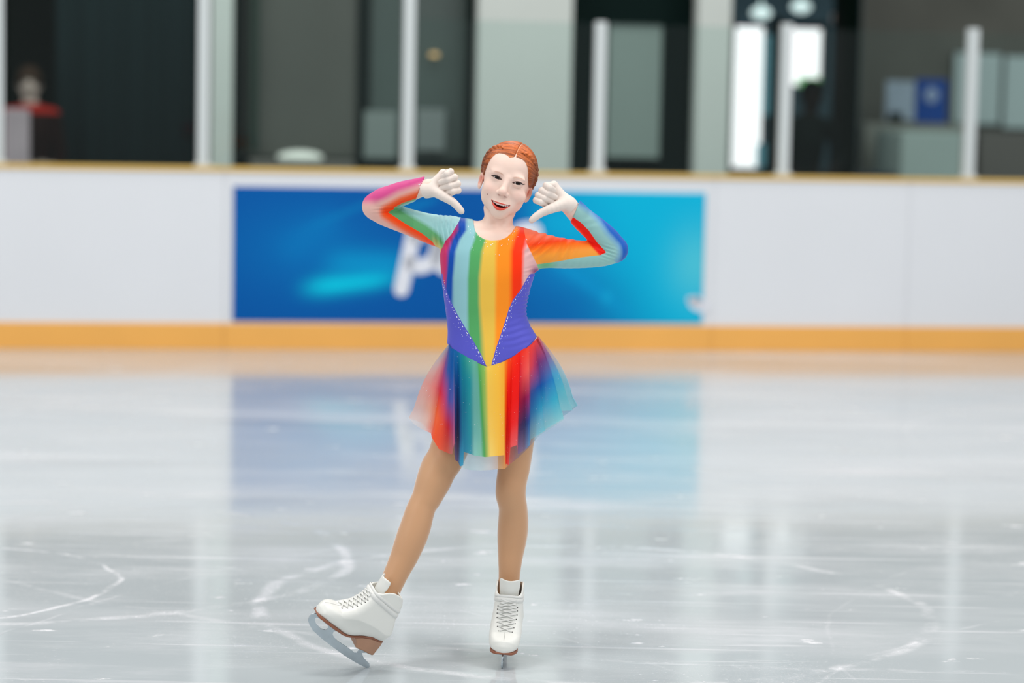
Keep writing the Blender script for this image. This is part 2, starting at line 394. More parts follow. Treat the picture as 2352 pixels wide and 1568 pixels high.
# curtain with vertical folds
cu0 = bq(128, 200, VW+0.3)[0]; cu1 = bq(486, 200, VW+0.3)[0]; czt = TOPZ
uu = np.linspace(cu0, cu1, 160); V = []; Q = []
for i, u in enumerate(uu):
    vv = VW+0.3+0.018*math.sin(u*38)+0.012*math.sin(u*17+1)
    V += [(u, vv, 0.03), (u, vv, czt-0.05)]
for i in range(159): Q.append((2*i, 2*i+2, 2*i+3, 2*i+1))
me = mesh_from('curtain', V, Q); cur = place(link('curtain', me, M_curt, smooth=True)); sm = cur.modifiers.new('t', 'SOLIDIFY'); sm.thickness = 0.006
tag(cur, 'long dark slate curtain hanging in the left bay', 'curtain')
# second bay: big window in two leaves, dark frame
def pane_mat(name, c, rough=0.15, amt=0.25, sc=0.9):
    return mat(name, c, rough, noise=(sc, amt))
M_win = pane_mat('window_grey', lin(88, 90, 84)); M_win2 = pane_mat('window_teal', lin(76, 88, 84))
win = structure(place(empty('window_1', (0, 0, 0))))
panel('pane', 560, 822, 0, 0, VW+0.45, 0.02, M_win, win, True)
panel('pane', 848, 1080, 0, 0, VW+0.45, 0.02, M_win2, win, True)
for x0, x1 in ((534, 562), (820, 850), (1072, 1098)): panel('window_frame', x0, x1, 0, 0, VW+0.40, 0.12, M_frame, win, True)
panel('sill', 540, 1090, 362, 378, VW+0.30, 0.14, M_frame, win)
M_shade = mat('green_curtain', lin(26, 50, 40), 0.7)
place(tag(bm_obj('curtain', (lambda bm: (box_bm(bm, bq(572, 200, VW+0.36)[0], bq(594, 200, VW+0.36)[0], VW+0.30, VW+0.36, bq(583, 346, VW+0.33)[1], TOPZ-0.3, 0.012), bm)[1])(bmesh.new()), M_shade), 'narrow dark green curtain gathered at the left of the grey window', 'curtain'))
M_pl = mat('panel_light', lin(124, 136, 132), 0.5); M_pl2 = mat('panel_light2', lin(120, 130, 128), 0.5)
tag(panel('low_cabinet', 838, 912, 255, 368, VW+0.34, 0.04, M_pl), 'pale grey green cabinet low in the window, left of the tall white post', 'cabinet', 'pale cabinets low in the window')
tag(panel('low_cabinet', 958, 1024, 250, 346, VW+0.34, 0.04, M_pl2), 'pale grey cabinet low in the window, right of the tall white post', 'cabinet', 'pale cabinets low in the window')
tag(panel('wall_lamp', 988, 1006, 121, 130, VW+0.36, 0.05, mat('lamp_amber', lin(200, 170, 120), 0.4, emit=lin(240, 190, 120), estr=0.7)), 'tiny amber lamp glowing in the grey window', 'lamp')
bm = bmesh.new(); bmesh.ops.create_uvsphere(bm, u_segments=24, v_segments=12, radius=1.0)
bc = bq(692, 362, VW+0.0)
for v in bm.verts: v.co = Vector((v.co.x*0.17, v.co.y*0.10, max(v.co.z, -0.4)*0.05))
o = bm_obj('domed_lamp', bm, mat('lamp_dome', lin(220, 224, 215), 0.4, emit=lin(225, 230, 220), estr=0.35), smooth=True)
place(o, bc[0], VW+0.12, bc[1]); tag(o, 'low pale domed lamp shining at the foot of the grey window', 'lamp')
bm = bmesh.new(); box_bm(bm, bq(575, 365, VW)[0], bq(815, 365, VW)[0], VW-0.0, VW+0.28, 0.02, bc[1]-0.02, 0.01)
tag(place(bm_obj('bench_cabinet', bm, mat('cabinet_grey', lin(104, 102, 96), 0.6))), 'long low grey cabinet under the grey window', 'cabinet')
# third bay: dark with a grey roller blind
structure(panel('wall_bay', 1308, 1604, 0, 0, VW+0.5, 0.15, M_dark, full=True))  # dimness of the bay is put into this dark wall colour
M_blind = mat('blind_grey', lin(136, 152, 146), 0.6, noise=(1.2, 0.06))
bl = place(empty('roller_blind', (0, 0, 0))); tag(bl, 'grey green roller blind hanging in the dark bay right of the skater', 'blind')
panel('blind_cloth', 1396, 1518, 52, 366, VW+0.40, 0.02, M_blind, bl); panel('blind_bar', 1390, 1524, 362, 370, VW+0.38, 0.05, M_dark, bl)
panel('blind_roller', 1390, 1524, 42, 54, VW+0.36, 0.08, M_dark, bl)
# right bay: doorway to daylight and a room
structure(panel('wall_right', 1955, 3300, 0, 0, 6.6, 0.2, mat('room_wall', lin(108, 110, 102), 0.8, spec=.1, noise=(1.4, 0.28)), full=True))
structure(panel('wall_entrance', 1640, 1975, 0, 0, 5.2, 0.15, mat('entrance_grey', lin(60, 82, 90), 0.6, spec=.1, noise=(3.0, 0.3)), full=True))
structure(panel('wall_pier_dark', 1934, 1972, 0, 0, 4.0, 0.3, M_black, full=True))
M_day = mat('daylight_pane', lin(250, 252, 252), 0.3, emit=lin(252, 246, 248), estr=1.3)
M_teal = mat('pane_teal', lin(92, 150, 164), 0.3, emit=lin(92, 150, 164), estr=0.35)
M_green = mat('lawn_outside', lin(120, 190, 120), 0.7, emit=lin(120, 190, 120), estr=0.5)
d1 = structure(place(empty('door_1', (0, 0, 0))))
panel('glass', 1686, 1750, 62, 385, 5.0, 0.03, M_day, d1); panel('glass', 1754, 1772, 80, 265, 5.0, 0.03, M_teal, d1); panel('glass', 1742, 1762, 330, 384, 4.99, 0.03, M_teal, d1)
panel('door_frame', 1676, 1686, 40, 395, 4.95, 0.1, M_frame, d1); panel('door_frame', 1772, 1800, 40, 600, 4.95, 0.1, M_frame, d1); panel('door_rail', 1686, 1772, 386, 400, 4.95, 0.1, M_frame, d1)
d2 = structure(place(empty('window_2', (0, 0, 0))))
panel('glass', 1804, 1886, 66, 196, 5.0, 0.03, M_day, d2); panel('glass', 1834, 1884, 178, 200, 4.98, 0.03, M_green, d2)
panel('window_frame', 1886, 1896, 50, 210, 4.95, 0.1, M_frame, d2); panel('window_frame', 1800, 1896, 50, 62, 4.95, 0.1, M_frame, d2)
M_glow = mat('ceiling_light_shade', lin(200, 224, 222), 0.4, emit=lin(200, 224, 222), estr=1.0)
for (x, y, rw, rh, lab, mm) in ((1748, 30, 0.085, 0.055, 'left pale oval lamp above the bright door glass', M_glow), (1840, 16, 0.085, 0.05, 'pale oval lamp hanging above the small bright window', M_glow),
                            (1918, 42, 0.035, 0.05, 'small dim pinkish lamp beside the dark pier', mat('dim_lamp', lin(160, 148, 142), 0.5))):
    bm = bmesh.new(); bmesh.ops.create_uvsphere(bm, u_segments=20, v_segments=12, radius=1.0)
    for v in bm.verts: v.co = Vector((v.co.x*rw, v.co.y*rw, v.co.z*rh))
    r = bmesh.ops.create_cone(bm, segments=8, radius1=0.006, radius2=0.006, depth=0.8, cap_ends=True)
    for v in r['verts']: v.co.z += 0.4
    c = bq(x, y, 4.4); tag(place(bm_obj('pendant_lamp', bm, mm, smooth=True), c[0], 4.4, c[1]), lab, 'lamp', 'lamps hung by the entrance')
# room furniture seen over the boards
M_wb = mat('white_board', lin(192, 212, 210), 0.4)
wb = ((2192, 2298, 122, 285, 'white wall board right behind the rightmost glass post'), (2308, 2420, 130, 295, 'white wall board cut by the right edge of frame'))
for x0, x1, y0, y1, lab in wb:
    e = place(empty('white_board', (0, 0, 0))); tag(e, lab, 'board', 'white boards on the room wall')
    panel('board_face', x0, x1, y0, y1, 6.50, 0.03, M_wb, e); panel('board_frame', x0-3, x1+3, y0-3, y1+3, 6.54, 0.03, mat('board_rim', lin(70, 74, 70), 0.5), e)
e = place(empty('poster', (0, 0, 0))); tag(e, 'pale blue grey poster left of the dark blue one', 'poster', 'posters standing on the counter')
panel('poster_sheet', 2036, 2102, 186, 276, 5.6, 0.02, mat('poster_pale', lin(166, 184, 200), 0.5, noise=(6, 0.25)), e); panel('stand', 2048, 2076, 258, 284, 5.55, 0.05, M_dark, e)
e = place(empty('poster', (0, 0, 0))); tag(e, 'dark blue poster with a pale round mark', 'poster', 'posters standing on the counter')
panel('poster_sheet', 2104, 2176, 182, 282, 5.6, 0.02, mat('poster_blue', lin(20, 76, 160), 0.5, spec=.1), e)
bm = bmesh.new(); bmesh.ops.create_cone(bm, segments=20, radius1=0.065, radius2=0.065, depth=0.01, cap_ends=True)
c = bq(2140, 218, 5.59)
for v in bm.verts: v.co = Vector((v.co.x+c[0], 5.592+v.co.z, v.co.y*1.1+c[1]))
bm_obj('round_mark', bm, mat('mark_pale', lin(150, 172, 206), 0.5), e)
def ubox(name, x0, x1, y0, v, th, m, lab, cat):
    u0 = bq(x0, 300, v)[0]; u1 = bq(x1, 300, v)[0]; z1 = bq((x0+x1)/2, y0, v)[1]
    bm = bmesh.new(); box_bm(bm, u0, u1, v, v+th, 0.02, z1, 0.02); return tag(place(bm_obj(name, bm, m)), lab, cat)
ubox('counter', 1985, 2240, 285, 5.3, 0.5, mat('counter_tan', lin(134, 138, 128), 0.6, noise=(2, 0.2)), 'long grey tan counter standing under the two posters', 'counter')
ubox('storage_chest', 2072, 2212, 302, 4.2, 0.7, mat('chest_pale', lin(166, 184, 178), 0.5, noise=(2, 0.06)), 'pale grey green chest between the counter and the boards', 'chest')
ubox('low_locker', 2252, 2500, 305, 5.3, 0.5, mat('locker_grey', lin(100, 98, 92), 0.6), 'grey low locker under the white wall boards', 'locker')
bm = bmesh.new(); c0 = bq(1985, 395, 3.4); c1 = bq(2066, 395, 3.4); box_bm(bm, c0[0], c1[0], 3.4, 3.8, 0.02, c0[1], 0.05)
tag(place(bm_obj('equipment_bag', bm, mat('bag_dark', lin(20, 34, 40), 0.7))), 'dark slate bag standing just behind the boards at right', 'bag')
bm = bmesh.new(); box_bm(bm, bq(10, 300, 2.0)[0], bq(68, 300, 2.0)[0], 2.0, 2.12, 0.02, bq(40, 250, 2.0)[1], 0.01)
tag(place(bm_obj('notice_box', bm, mat('notice_pink', lin(176, 160, 166), 0.6, noise=(3.0, 0.25)))), 'pale pinkish display box at the left edge behind the boards', 'box')
# plain grey outer wall behind the bays, tall enough to show in the ice
structure(panel('wall_back', -2500, 4800, 0, 0, 9.0, 0.2, mat('outer_wall', lin(70, 76, 76), 0.8), full=True))
# ------------------------------------------------------------------ implicit-surface sculpting
f32 = np.float32
def smin(a, b, k):
    if k <= 0: return np.minimum(a, b)
    h = np.clip(0.5+0.5*(b-a)/k, 0, 1); return b+(a-b)*h-k*h*(1-h)
def smax(a, b, k): return -smin(-a, -b, k)
class Field:
    def __init__(s, xs, ys, zs, M=None, org=None):
        s.xs, s.ys, s.zs = [np.asarray(v, dtype=f32) for v in (xs, ys, zs)]
        s.D = np.full((len(xs), len(ys), len(zs)), 0.5, dtype=f32)
        s.M = M; s.org = org                     # optional local frame: world = org + M @ local
    def sl(s, lo, hi):
        r = []
        for a, l, h in zip((s.xs, s.ys, s.zs), lo, hi):
            i0 = int(np.searchsorted(a, l)); i1 = int(np.searchsorted(a, h)); r.append(slice(max(i0-1, 0), min(i1+1, len(a))))
        return tuple(r)
    def block(s, sl):
        return s.xs[sl[0]][:, None, None], s.ys[sl[1]][None, :, None], s.zs[sl[2]][None, None, :]
    def op(s, fn, lo, hi, k=0.0, mode='add'):
        sl = s.sl(lo, hi)
        if any(q.stop-q.start < 1 for q in sl): return
        X, Y, Z = s.block(sl); d = fn(X, Y, Z).astype(f32); cur = s.D[sl]
        d = np.broadcast_to(d, cur.shape)
        if mode == 'add': s.D[sl] = smin(cur, d, k)
        elif mode == 'sub': s.D[sl] = smax(cur, -d, k)
        elif mode == 'and': s.D[sl] = smax(cur, d, k)
        elif mode == 'off': s.D[sl] = cur+d
    def chain(s, pts, rad, k=0.01, pad=0.03, sy=1.0, mode='add'):
        for i in range(len(pts)-1):
            a, b = np.array(pts[i], dtype=float), np.array(pts[i+1], dtype=float); r = max(rad[i], rad[i+1])+pad
            s.op(lambda X, Y, Z, a=a, b=b, i=i: cone_d(X, Y, Z, a, b, rad[i], rad[i+1]), np.minimum(a, b)-r, np.maximum(a, b)+r, k if i == 0 else min(k, 0.004), mode)
    def limb(s, pts, rad, k=0.01, pad=0.04, flat=1.0):
        """one limb: hard union of many short cones made smooth, then blended once"""
        pts = np.array(pts, dtype=float); rad = np.array(rad, dtype=float); R = rad.max()+pad
        lo = pts.min(0)-R; hi = pts.max(0)+R
        s.op(lambda X, Y, Z: limb_d(X, Y, Z, pts, rad), lo, hi, k)
    def ell(s, c, r, k=0.01, pad=0.03, mode='add', R=None):
        c = np.array(c, dtype=float); r = np.array(r, dtype=float); m = r.max()+pad
        s.op(lambda X, Y, Z: ell_d(X, Y, Z, c, r, R), c-m, c+m, k, mode)
    def mesh(s):
        D = s.D; ins = D < 0
        nx, ny, nz = D.shape
        cnt = np.zeros((nx-1, ny-1, nz-1), dtype=np.int8)
        for i in (0, 1):
            for j in (0, 1):
                for k in (0, 1): cnt += ins[i:nx-1+i, j:ny-1+j, k:nz-1+k]
        ci, cj, ck = np.nonzero((cnt > 0) & (cnt < 8)); n = len(ci)
        acc = np.zeros((n, 3)); num = np.zeros(n)
        cor = [(i, j, k) for i in (0, 1) for j in (0, 1) for k in (0, 1)]
        vals = {c: D[ci+c[0], cj+c[1], ck+c[2]].astype(float) for c in cor}
        AX = [s.xs.astype(float), s.ys.astype(float), s.zs.astype(float)]; base = (ci, cj, ck)
        for ax in range(3):
            for c in cor:
                if c[ax] == 1: continue
                c2 = list(c); c2[ax] = 1; c2 = tuple(c2); va, vb = vals[c], vals[c2]
                m = (va < 0) != (vb < 0)
                if not m.any(): continue
                t = va[m]/(va[m]-vb[m])
                for q in range(3):
                    i0 = base[q][m]+c[q]; p0 = AX[q][i0]
                    if q == ax: p0 = p0+t*(AX[q][i0+1]-p0)
                    acc[m, q] += p0
                num[m] += 1
        V = acc/num[:, None]
        ids = np.full((nx-1, ny-1, nz-1), -1, dtype=np.int32); ids[ci, cj, ck] = np.arange(n)
        Q = []
        def quads(mask, A, B, Cc, Dd, flip):
            q = np.stack([A, B, Cc, Dd], -1); q[flip] = q[flip][:, ::-1]; Q.append(q)
        e = ins[:-1, 1:-1, 1:-1] != ins[1:, 1:-1, 1:-1]; i, j, k = np.nonzero(e); j += 1; k += 1
        quads(e, ids[i, j-1, k-1], ids[i, j, k-1], ids[i, j, k], ids[i, j-1, k], ~ins[i, j, k])
        e = ins[1:-1, :-1, 1:-1] != ins[1:-1, 1:, 1:-1]; i, j, k = np.nonzero(e); i += 1; k += 1
        quads(e, ids[i-1, j, k-1], ids[i-1, j, k], ids[i, j, k], ids[i, j, k-1], ~ins[i, j, k])
        e = ins[1:-1, 1:-1, :-1] != ins[1:-1, 1:-1, 1:]; i, j, k = np.nonzero(e); i += 1; j += 1
        quads(e, ids[i-1, j-1, k], ids[i, j-1, k], ids[i, j, k], ids[i-1, j, k], ~ins[i, j, k])
        Q = np.concatenate(Q)
        return V, Q
def to_world(V, org, M): return np.asarray(V) @ np.asarray(M).T + np.asarray(org)
def relax(V, Q, n=1, lam=0.5):
    for _ in range(n):
        A = np.zeros_like(V); c = np.zeros(len(V))
        for a, b in ((0, 1), (1, 2), (2, 3), (3, 0)):
            np.add.at(A, Q[:, a], V[Q[:, b]]); np.add.at(A, Q[:, b], V[Q[:, a]]); np.add.at(c, Q[:, a], 1); np.add.at(c, Q[:, b], 1)
        V = V+lam*(A/np.maximum(c, 1)[:, None]-V)
    return V
def cone_d(X, Y, Z, a, b, ra, rb):
    ab = (b-a).astype(f32); L2 = float(ab@ab)+1e-12
    px, py, pz = X-f32(a[0]), Y-f32(a[1]), Z-f32(a[2])
    h = np.clip((px*ab[0]+py*ab[1]+pz*ab[2])/L2, 0, 1)
    return np.sqrt((px-h*ab[0])**2+(py-h*ab[1])**2+(pz-h*ab[2])**2)-(ra+(rb-ra)*h)
def limb_d(X, Y, Z, pts, rad, kk=0.006):
    d = None
    for i in range(len(pts)-1):
        c = cone_d(X, Y, Z, pts[i], pts[i+1], rad[i], rad[i+1]); d = c if d is None else smin(d, c, kk*0.5)
    return d
def ell_d(X, Y, Z, c, r, R=None):
    x, y, z = X-f32(c[0]), Y-f32(c[1]), Z-f32(c[2])
    if R is not None:
        R = np.asarray(R, dtype=f32); x, y, z = R[0, 0]*x+R[1, 0]*y+R[2, 0]*z, R[0, 1]*x+R[1, 1]*y+R[2, 1]*z, R[0, 2]*x+R[1, 2]*y+R[2, 2]*z
    k0 = np.sqrt((x/r[0])**2+(y/r[1])**2+(z/r[2])**2)+1e-9; k1 = np.sqrt((x/r[0]**2)**2+(y/r[1]**2)**2+(z/r[2]**2)**2)+1e-9
    return k0*(k0-1)/k1
def rotm(ax, ay, az): return np.array(Matrix.Rotation(az, 3, 'Z') @ Matrix.Rotation(ay, 3, 'Y') @ Matrix.Rotation(ax, 3, 'X'))
def dens(pts, rad, n=6):
    """Catmull-Rom refinement of a limb's centre line and radii"""
    A = np.column_stack([np.array(pts, dtype=float), np.array(rad, dtype=float)]); out = []
    for i in range(len(A)-1):
        p0, p1, p2, p3 = A[max(i-1, 0)], A[i], A[i+1], A[min(i+2, len(A)-1)]
        for k in range(n):
            s = k/n; out.append(0.5*((2*p1)+(-p0+p2)*s+(2*p0-5*p1+4*p2-p3)*s*s+(-p0+3*p1-3*p2+p3)*s**3))
    out.append(A[-1]); out = np.array(out); return out[:, :3], out[:, 3]
def graded(lo, hi, flo, fhi, fine, coarse):
    """grid coordinates, fine between flo and fhi and coarse outside"""
    mid_ = np.arange(flo, fhi+fine/2, fine); left = []; x = flo; st = fine
    while x > lo: st = min(st*1.25, coarse); x -= st; left.append(x)
    right = []; x = mid_[-1]; st = fine
    while x < hi: st = min(st*1.25, coarse); x += st; right.append(x)
    return np.concatenate([left[::-1], mid_, right])
# ------------------------------------------------------------------ the skater
def P(px, py, dy=0.0): return on_y(px, py, YG+dy)
PXM = YG/F                                      # metres per picture pixel at the skater
skater = empty('person', (float(P(1130, 800)[0]), YG, 0.0))
tag(skater, 'smiling girl figure skater in rainbow dress pointing both gloved thumbs at herself on the ice', 'person')
def under(o, parent):                          # keep world placement while parenting
    o.parent = parent; o.matrix_parent_inverse = Matrix.Translation(-Vector(skater.location)); return o
def attr_mat(name, rough=0.5, sub=0.0, spec=0.5, sheen=0.0, bump=None, coat=0.0):
    m = mat(name, (0.8, 0.8, 0.8), rough, spec=spec, sub=sub, sheen=sheen, bump=bump, coat=coat)
    n = m.node_tree.nodes; l = m.node_tree.links; at = n.new('ShaderNodeAttribute'); at.attribute_name = 'col'
    l.new(at.outputs['Color'], n['Principled BSDF'].inputs['Base Color']); return m

# head frame: x to picture right, y away from the camera, z up along the face
TILT = math.radians(14.5); TURN = math.radians(-8); NOD = math.radians(2)
HM = np.array(Matrix.Rotation(TILT, 3, 'Y') @ Matrix.Rotation(TURN, 3, 'Z') @ Matrix.Rotation(NOD, 3, 'X'))
EYE = P(1164.6, 415.5, -0.075)
HO = EYE - HM @ np.array([0.0, -0.078, 0.0])
HMi = HM.T
# torso outline from the photograph: picture row, left edge, right edge, depth half-size, depth shift
TOR = [(498, 1072, 1190, .052, .012), (520, 1052, 1212, .060, .010), (545, 1034, 1226, .066, .006), (577, 1012, 1230, .072, .0), (611, 1014, 1230, .074, -.002), (635, 1016, 1224, .074, -.002), (655, 1018, 1217, .073, 0),
       (698, 1023.5, 1207, .069, .002), (722, 1027, 1206, .066, .003), (747, 1029.6, 1215, .067, .004), (768, 1031, 1230, .070, .005), (790, 1029, 1242, .075, .007), (830, 1022, 1252, .084, .012),
       (880, 1012, 1254, .090, .016), (930, 1008, 1250, .086, .014), (965, 1010, 1244, .07, .010)]
tr = []
for y, l, r, dep, ds in TOR:
    a_, b_ = P(l, y), P(r, y); tr.append(((a_[2]+b_[2])/2, (a_[0]+b_[0])/2, (b_[0]-a_[0])/2, dep, YG+ds))
tr = np.array(tr)[::-1]
_zz = np.linspace(tr[0, 0], tr[-1, 0], 120); _sm = np.stack([np.interp(_zz, tr[:, 0], tr[:, i]) for i in range(5)], -1)
for _ in range(10): _sm[1:-1, 1:] = .25*_sm[:-2, 1:]+.5*_sm[1:-1, 1:]+.25*_sm[2:, 1:]
tr = _sm
ZT0, ZT1 = tr[0, 0], tr[-1, 0]
sh_l = P(1040, 502); sh_r = P(1232, 538)
shn = np.array([-(sh_r-sh_l)[2], 0, (sh_r-sh_l)[0]]); shn /= np.linalg.norm(shn)
def torso_d(X, Y, Z, off=0.0):
    z = np.clip(Z, ZT0, ZT1).ravel()
    cx, a_, b_, cy = [np.interp(z, tr[:, 0], tr[:, i]).reshape(Z.shape).astype(f32) for i in (1, 2, 3, 4)]
    x = np.abs((X-cx)/a_); y = np.abs((Y-cy)/b_)
    q = (x**2.4+y**2.4)**(1/2.4)
    gx = np.sqrt((x/a_)**2+(y/b_)**2)/np.maximum(q, 0.2)
    d = (q-1)/np.maximum(gx, 1.0)
    top = (X-f32(sh_l[0]))*f32(shn[0])+(Z-f32(sh_l[2]))*f32(shn[2])-0.0
    bot = f32(P(1130, 960)[2])-Z
    return smax(smax(d, top, 0.04), bot, 0.05)-off
# limbs: picture x, picture y, depth, radius in pixels
def L3(rows): return [P(x, y, d) for x, y, d, r in rows], [r*PXM for x, y, d, r in rows]
ARM_L = [(1070, 540, .010, 30), (1040, 534, .020, 35), (1012, 531, .035, 34), (981, 523, .050, 30.5), (950, 513, .066, 28), (915, 501, .084, 26.5), (885, 489, .092, 26.5), (863, 475, .092, 27.5)]
FOR_L = [(862, 473, .092, 27), (880, 461, .080, 27), (897, 455, .068, 26.5), (922, 445, .050, 25), (948, 437, .028, 22.5), (968, 432, .012, 19), (985, 427, -.002, 16)]
ARM_R = [(1190, 560, .010, 34), (1222, 573, .018, 39), (1245, 576, .024, 37), (1262, 578, .032, 34), (1297, 582, .048, 31.5), (1342, 584, .068, 28.5), (1385, 582, .086, 26.5), (1413, 573, .092, 26.5)]
FOR_R = [(1413, 573, .092, 26.5), (1394, 551, .080, 27.5), (1373, 532, .066, 27), (1348, 511, .046, 25), (1326, 491, .024, 22), (1312, 479, .008, 19), (1296, 465, -.006, 16)]
LEG_L = [(1078, 905, 0.01, 58), (1048, 985, -0.0215, 47), (1024, 1050, -0.0438, 42.5), (1009, 1073, -0.0514, 41.5), (997, 1102, -0.0609, 40), (988, 1123, -0.0677, 36.5), (980, 1143, -0.074, 33.5), (971, 1158, -0.0788, 31.5), (963, 1179, -0.0838, 33), (956, 1204, -0.0891, 34.5), (947, 1230, -0.0945, 35), (937, 1256, -0.0999, 33.5), (927, 1281, -0.105, 31), (915, 1306, -0.1124, 28.5), (903, 1332, -0.1202, 27), (893, 1356, -0.1274, 26), (884, 1385, -0.136, 27)]
LEG_R = [(1192, 905, .010, 56), (1188, 985, .005, 44), (1182, 1051, .0, 39), (1180, 1077, -.004, 36.5), (1175.5, 1102, -.006, 35), (1173, 1128, -.008, 34.5), (1174, 1143, -.006, 33.5), (1178, 1163, .002, 32.5), (1179, 1189, .012, 34),
         (1178, 1214, .018, 35), (1176, 1240, .020, 33.5), (1173.5, 1265, .018, 30), (1171.5, 1291, .014, 27), (1170, 1316, .012, 24.5), (1169, 1334, .012, 24), (1166, 1360, .012, 25)]
def limb3(rows, n=3):
    p, r = L3(rows); return dens(p, r, n)
AL, FL, AR, FR, LL, LR = [limb3(r) for r in (ARM_L, FOR_L, ARM_R, FOR_R, LEG_L, LEG_R)]
NECK_T = P(1150, 478, .020); NECK_B = P(1133, 560, .022)
HX = .0112
def skull_d(x, y, z):
    return ell_d(x, y, z, (-HX, .012, .026), (.0700, .089, .0755))
def head_parts(fld_op):
    pass
def head_local_d(x, y, z):
    """signed distance of the bare head in its own frame (metres)"""
    d = skull_d(x, y, z)
    d = smin(d, ell_d(x, y, z, (-.0095, -.018, -.032), (.0595, .0590, .068)), .020)       # face block
    d = smin(d, ell_d(x, y, z, (-.0015, -.052, -.090), (.0215, .0195, .0185)), .026)       # chin
    ax = np.abs(x)
    d = smin(d, ell_d(np.abs(x+.0085), y, z, (.0335, -.016, -.058), (.019, .030, .020)), .022)      # jaw corners
    d = smin(d, ell_d(ax, y, z, (.0365, -.051, -.034), (.022, .0185, .018)), .018)    # smiling cheeks
    d = smin(d, ell_d(x, y, z, (0, -.058, -.066), (.030, .0215, .022)), .018)         # muzzle
    d = smin(d, ell_d(ax, y, z, (.026, -.0625, .0130), (.020, .010, .0070)), .018)     # brow
    d = smax(d, -ell_d(ax, y, z, (.0310, -.0860, .0010), (.0165, .0110, .0090)), .011)   # sockets
    # lids: ball pushed out of the socket
    d = smin(d, ell_d(ax, y, z, (.0300, -.0628, .0000), (.0152, .0140, .0118)), .004)
    # nose
    d = smin(d, cone_d(x, y, z, np.array([0, -.0730, .005]), np.array([-.002, -.0865, -.0265]), .0074, .0100), .012)
    d = smin(d, ell_d(x, y, z, (-.0025, -.0920, -.0315), (.0105, .0090, .0086)), .008)
    d = smin(d, ell_d(np.abs(x+.002), y, z, (.0122, -.0815, -.0365), (.0066, .0080, .0064)), .0045)
    d = smax(d, -ell_d(np.abs(x+.002), y, z, (.0088, -.0880, -.0430), (.0030, .0040, .0026)), .0016)
    d = smax(d, -cone_d(x, y, z, np.array([0, -.0850, -.0480]), np.array([0, -.0850, -.0550]), .0018, .0022), .004)   # philtrum
    d = smax(d, -cone_d(ax, y, z, np.array([.0185, -.0880, -.0370]), np.array([.0330, -.0800, -.0560]), .0010, .0012), .006)   # smile fold
    return d
def mouth_curves(x):
    s = np.clip((x+.0015)/.0275, -1, 1)
    up = -.0655+.0035*s**2-.0006*s; lo = -.0762+.0138*np.abs(s)**2.0-.0004*s
    return up, lo, s
def lips(x, y, z, d):
    up, lo, s = mouth_curves(x)
    inr = np.abs((x+.0015)/.0285)
    ys = -.0800+.0120*s**2                                  # lip line curves back towards the corners
    th = np.clip(1-np.abs(s)**2.2, 0.0, 1)
    du = np.sqrt(((z-(up+.0012+.0006*np.exp(-(s/.25)**2)*-1))/1.0)**2+((y-(ys+.001))/1.35)**2)-(.0009+.0026*th)
    dl = np.sqrt(((z-(lo-.0024))/1.0)**2+((y-(ys+.001))/1.35)**2)-(.0009+.0048*th)
    du = np.maximum(du, (inr-.985)*.08); dl = np.maximum(dl, (inr-.985)*.08)
    d = smin(d, np.minimum(du, dl), .0035)
    hole = np.maximum(z-up, lo-z); hole = np.maximum(hole, (np.abs(x+.0015)/.0275-.965)*.06); hole = np.maximum(hole, y+.058)
    return smax(d, -hole, .0010)
def eye_hole(x, y, z, d):
    ax = np.abs(x)
    s = (ax-.0300)/.0142                                    # -1 inner corner, +1 outer corner
    upz = .0001+.0050*np.clip(1-np.abs(s)**2.1, 0, 1)+.0016*s; loz = .0001-.0026*np.clip(1-s**2, 0, 1)+.0016*s
    h = np.maximum(z-upz, loz-z); h = np.maximum(h, (np.abs(s)-1.0)*.014); h = np.maximum(h, y+.0600)
    return smax(d, -h, .0008)
def ear_d(x, y, z):
    ax = np.abs(x+.0130)-.0655; c, s_ = math.cos(.48), math.sin(.48)     # flare outwards
    yy = y-.004; zz = z+.024
    u = ax*c-yy*s_; w = ax*s_+yy*c
    zt = zz*0.98+0.10*w; wt = w-0.15*zz
    e = ell_d(u, wt, zt, (.0045, .0, .0), (.0058, .0135, .0250))
    cav = ell_d(u, wt, zt, (.0105, -.002, .002), (.0070, .0082, .0150))
    return smax(e, -cav, .003)
def head_full(x, y, z):
    d = head_local_d(x, y, z)
    d = lips(x, y, z, d); d = eye_hole(x, y, z, d)
    return smin(d, ear_d(x, y, z), .006)

# one continuous body: coarse limbs, finer head and neck
hx = float(HO[0]); hz = float(HO[2])
xs = graded(float(P(820, 500)[0]), float(P(1455, 500)[0]), hx-.088, hx+.092, .0015, .0045)
ys = graded(YG-.18, YG+.17, YG-.118, YG-.02, .0015, .0050)
zs = graded(float(P(1150, 1400)[2]), float(P(1150, 310)[2]), hz-.135, hz+.085, .0015, .0050)
B = Field(xs, ys, zs)
lo = np.array([P(990, 970)[0], YG-.13, P(1100, 985)[2]]); hi = np.array([P(1270, 500)[0], YG+.13, P(1100, 480)[2]])
B.op(torso_d, lo, hi, 0.0)
for (p, r), k in ((AL, .022), (AR, .022), (LL, .020), (LR, .020)): B.limb(p, r, k)
for (p, r), k in ((FL, .008), (FR, .008)): B.limb(p, r, k)
B.limb(*dens([P(1150, 470, .030), P(1144, 508, .024), P(1136, 535, .018), P(1130, 570, .012)], [33*PXM, 33*PXM, 37*PXM, 46*PXM], 4), k=.016)
# trapezius and collar bones
B.limb([P(1118, 530, .026), P(1062, 532, .024)], [.018, .020], .024); B.limb([P(1160, 540, .026), P(1212, 556, .024)], [.018, .020], .024)
B.limb([P(1128, 545, -.040), P(1075, 534, -.012)], [.006, .006], .016); B.limb([P(1142, 548, -.040), P(1205, 548, -.012)], [.006, .006], .016)
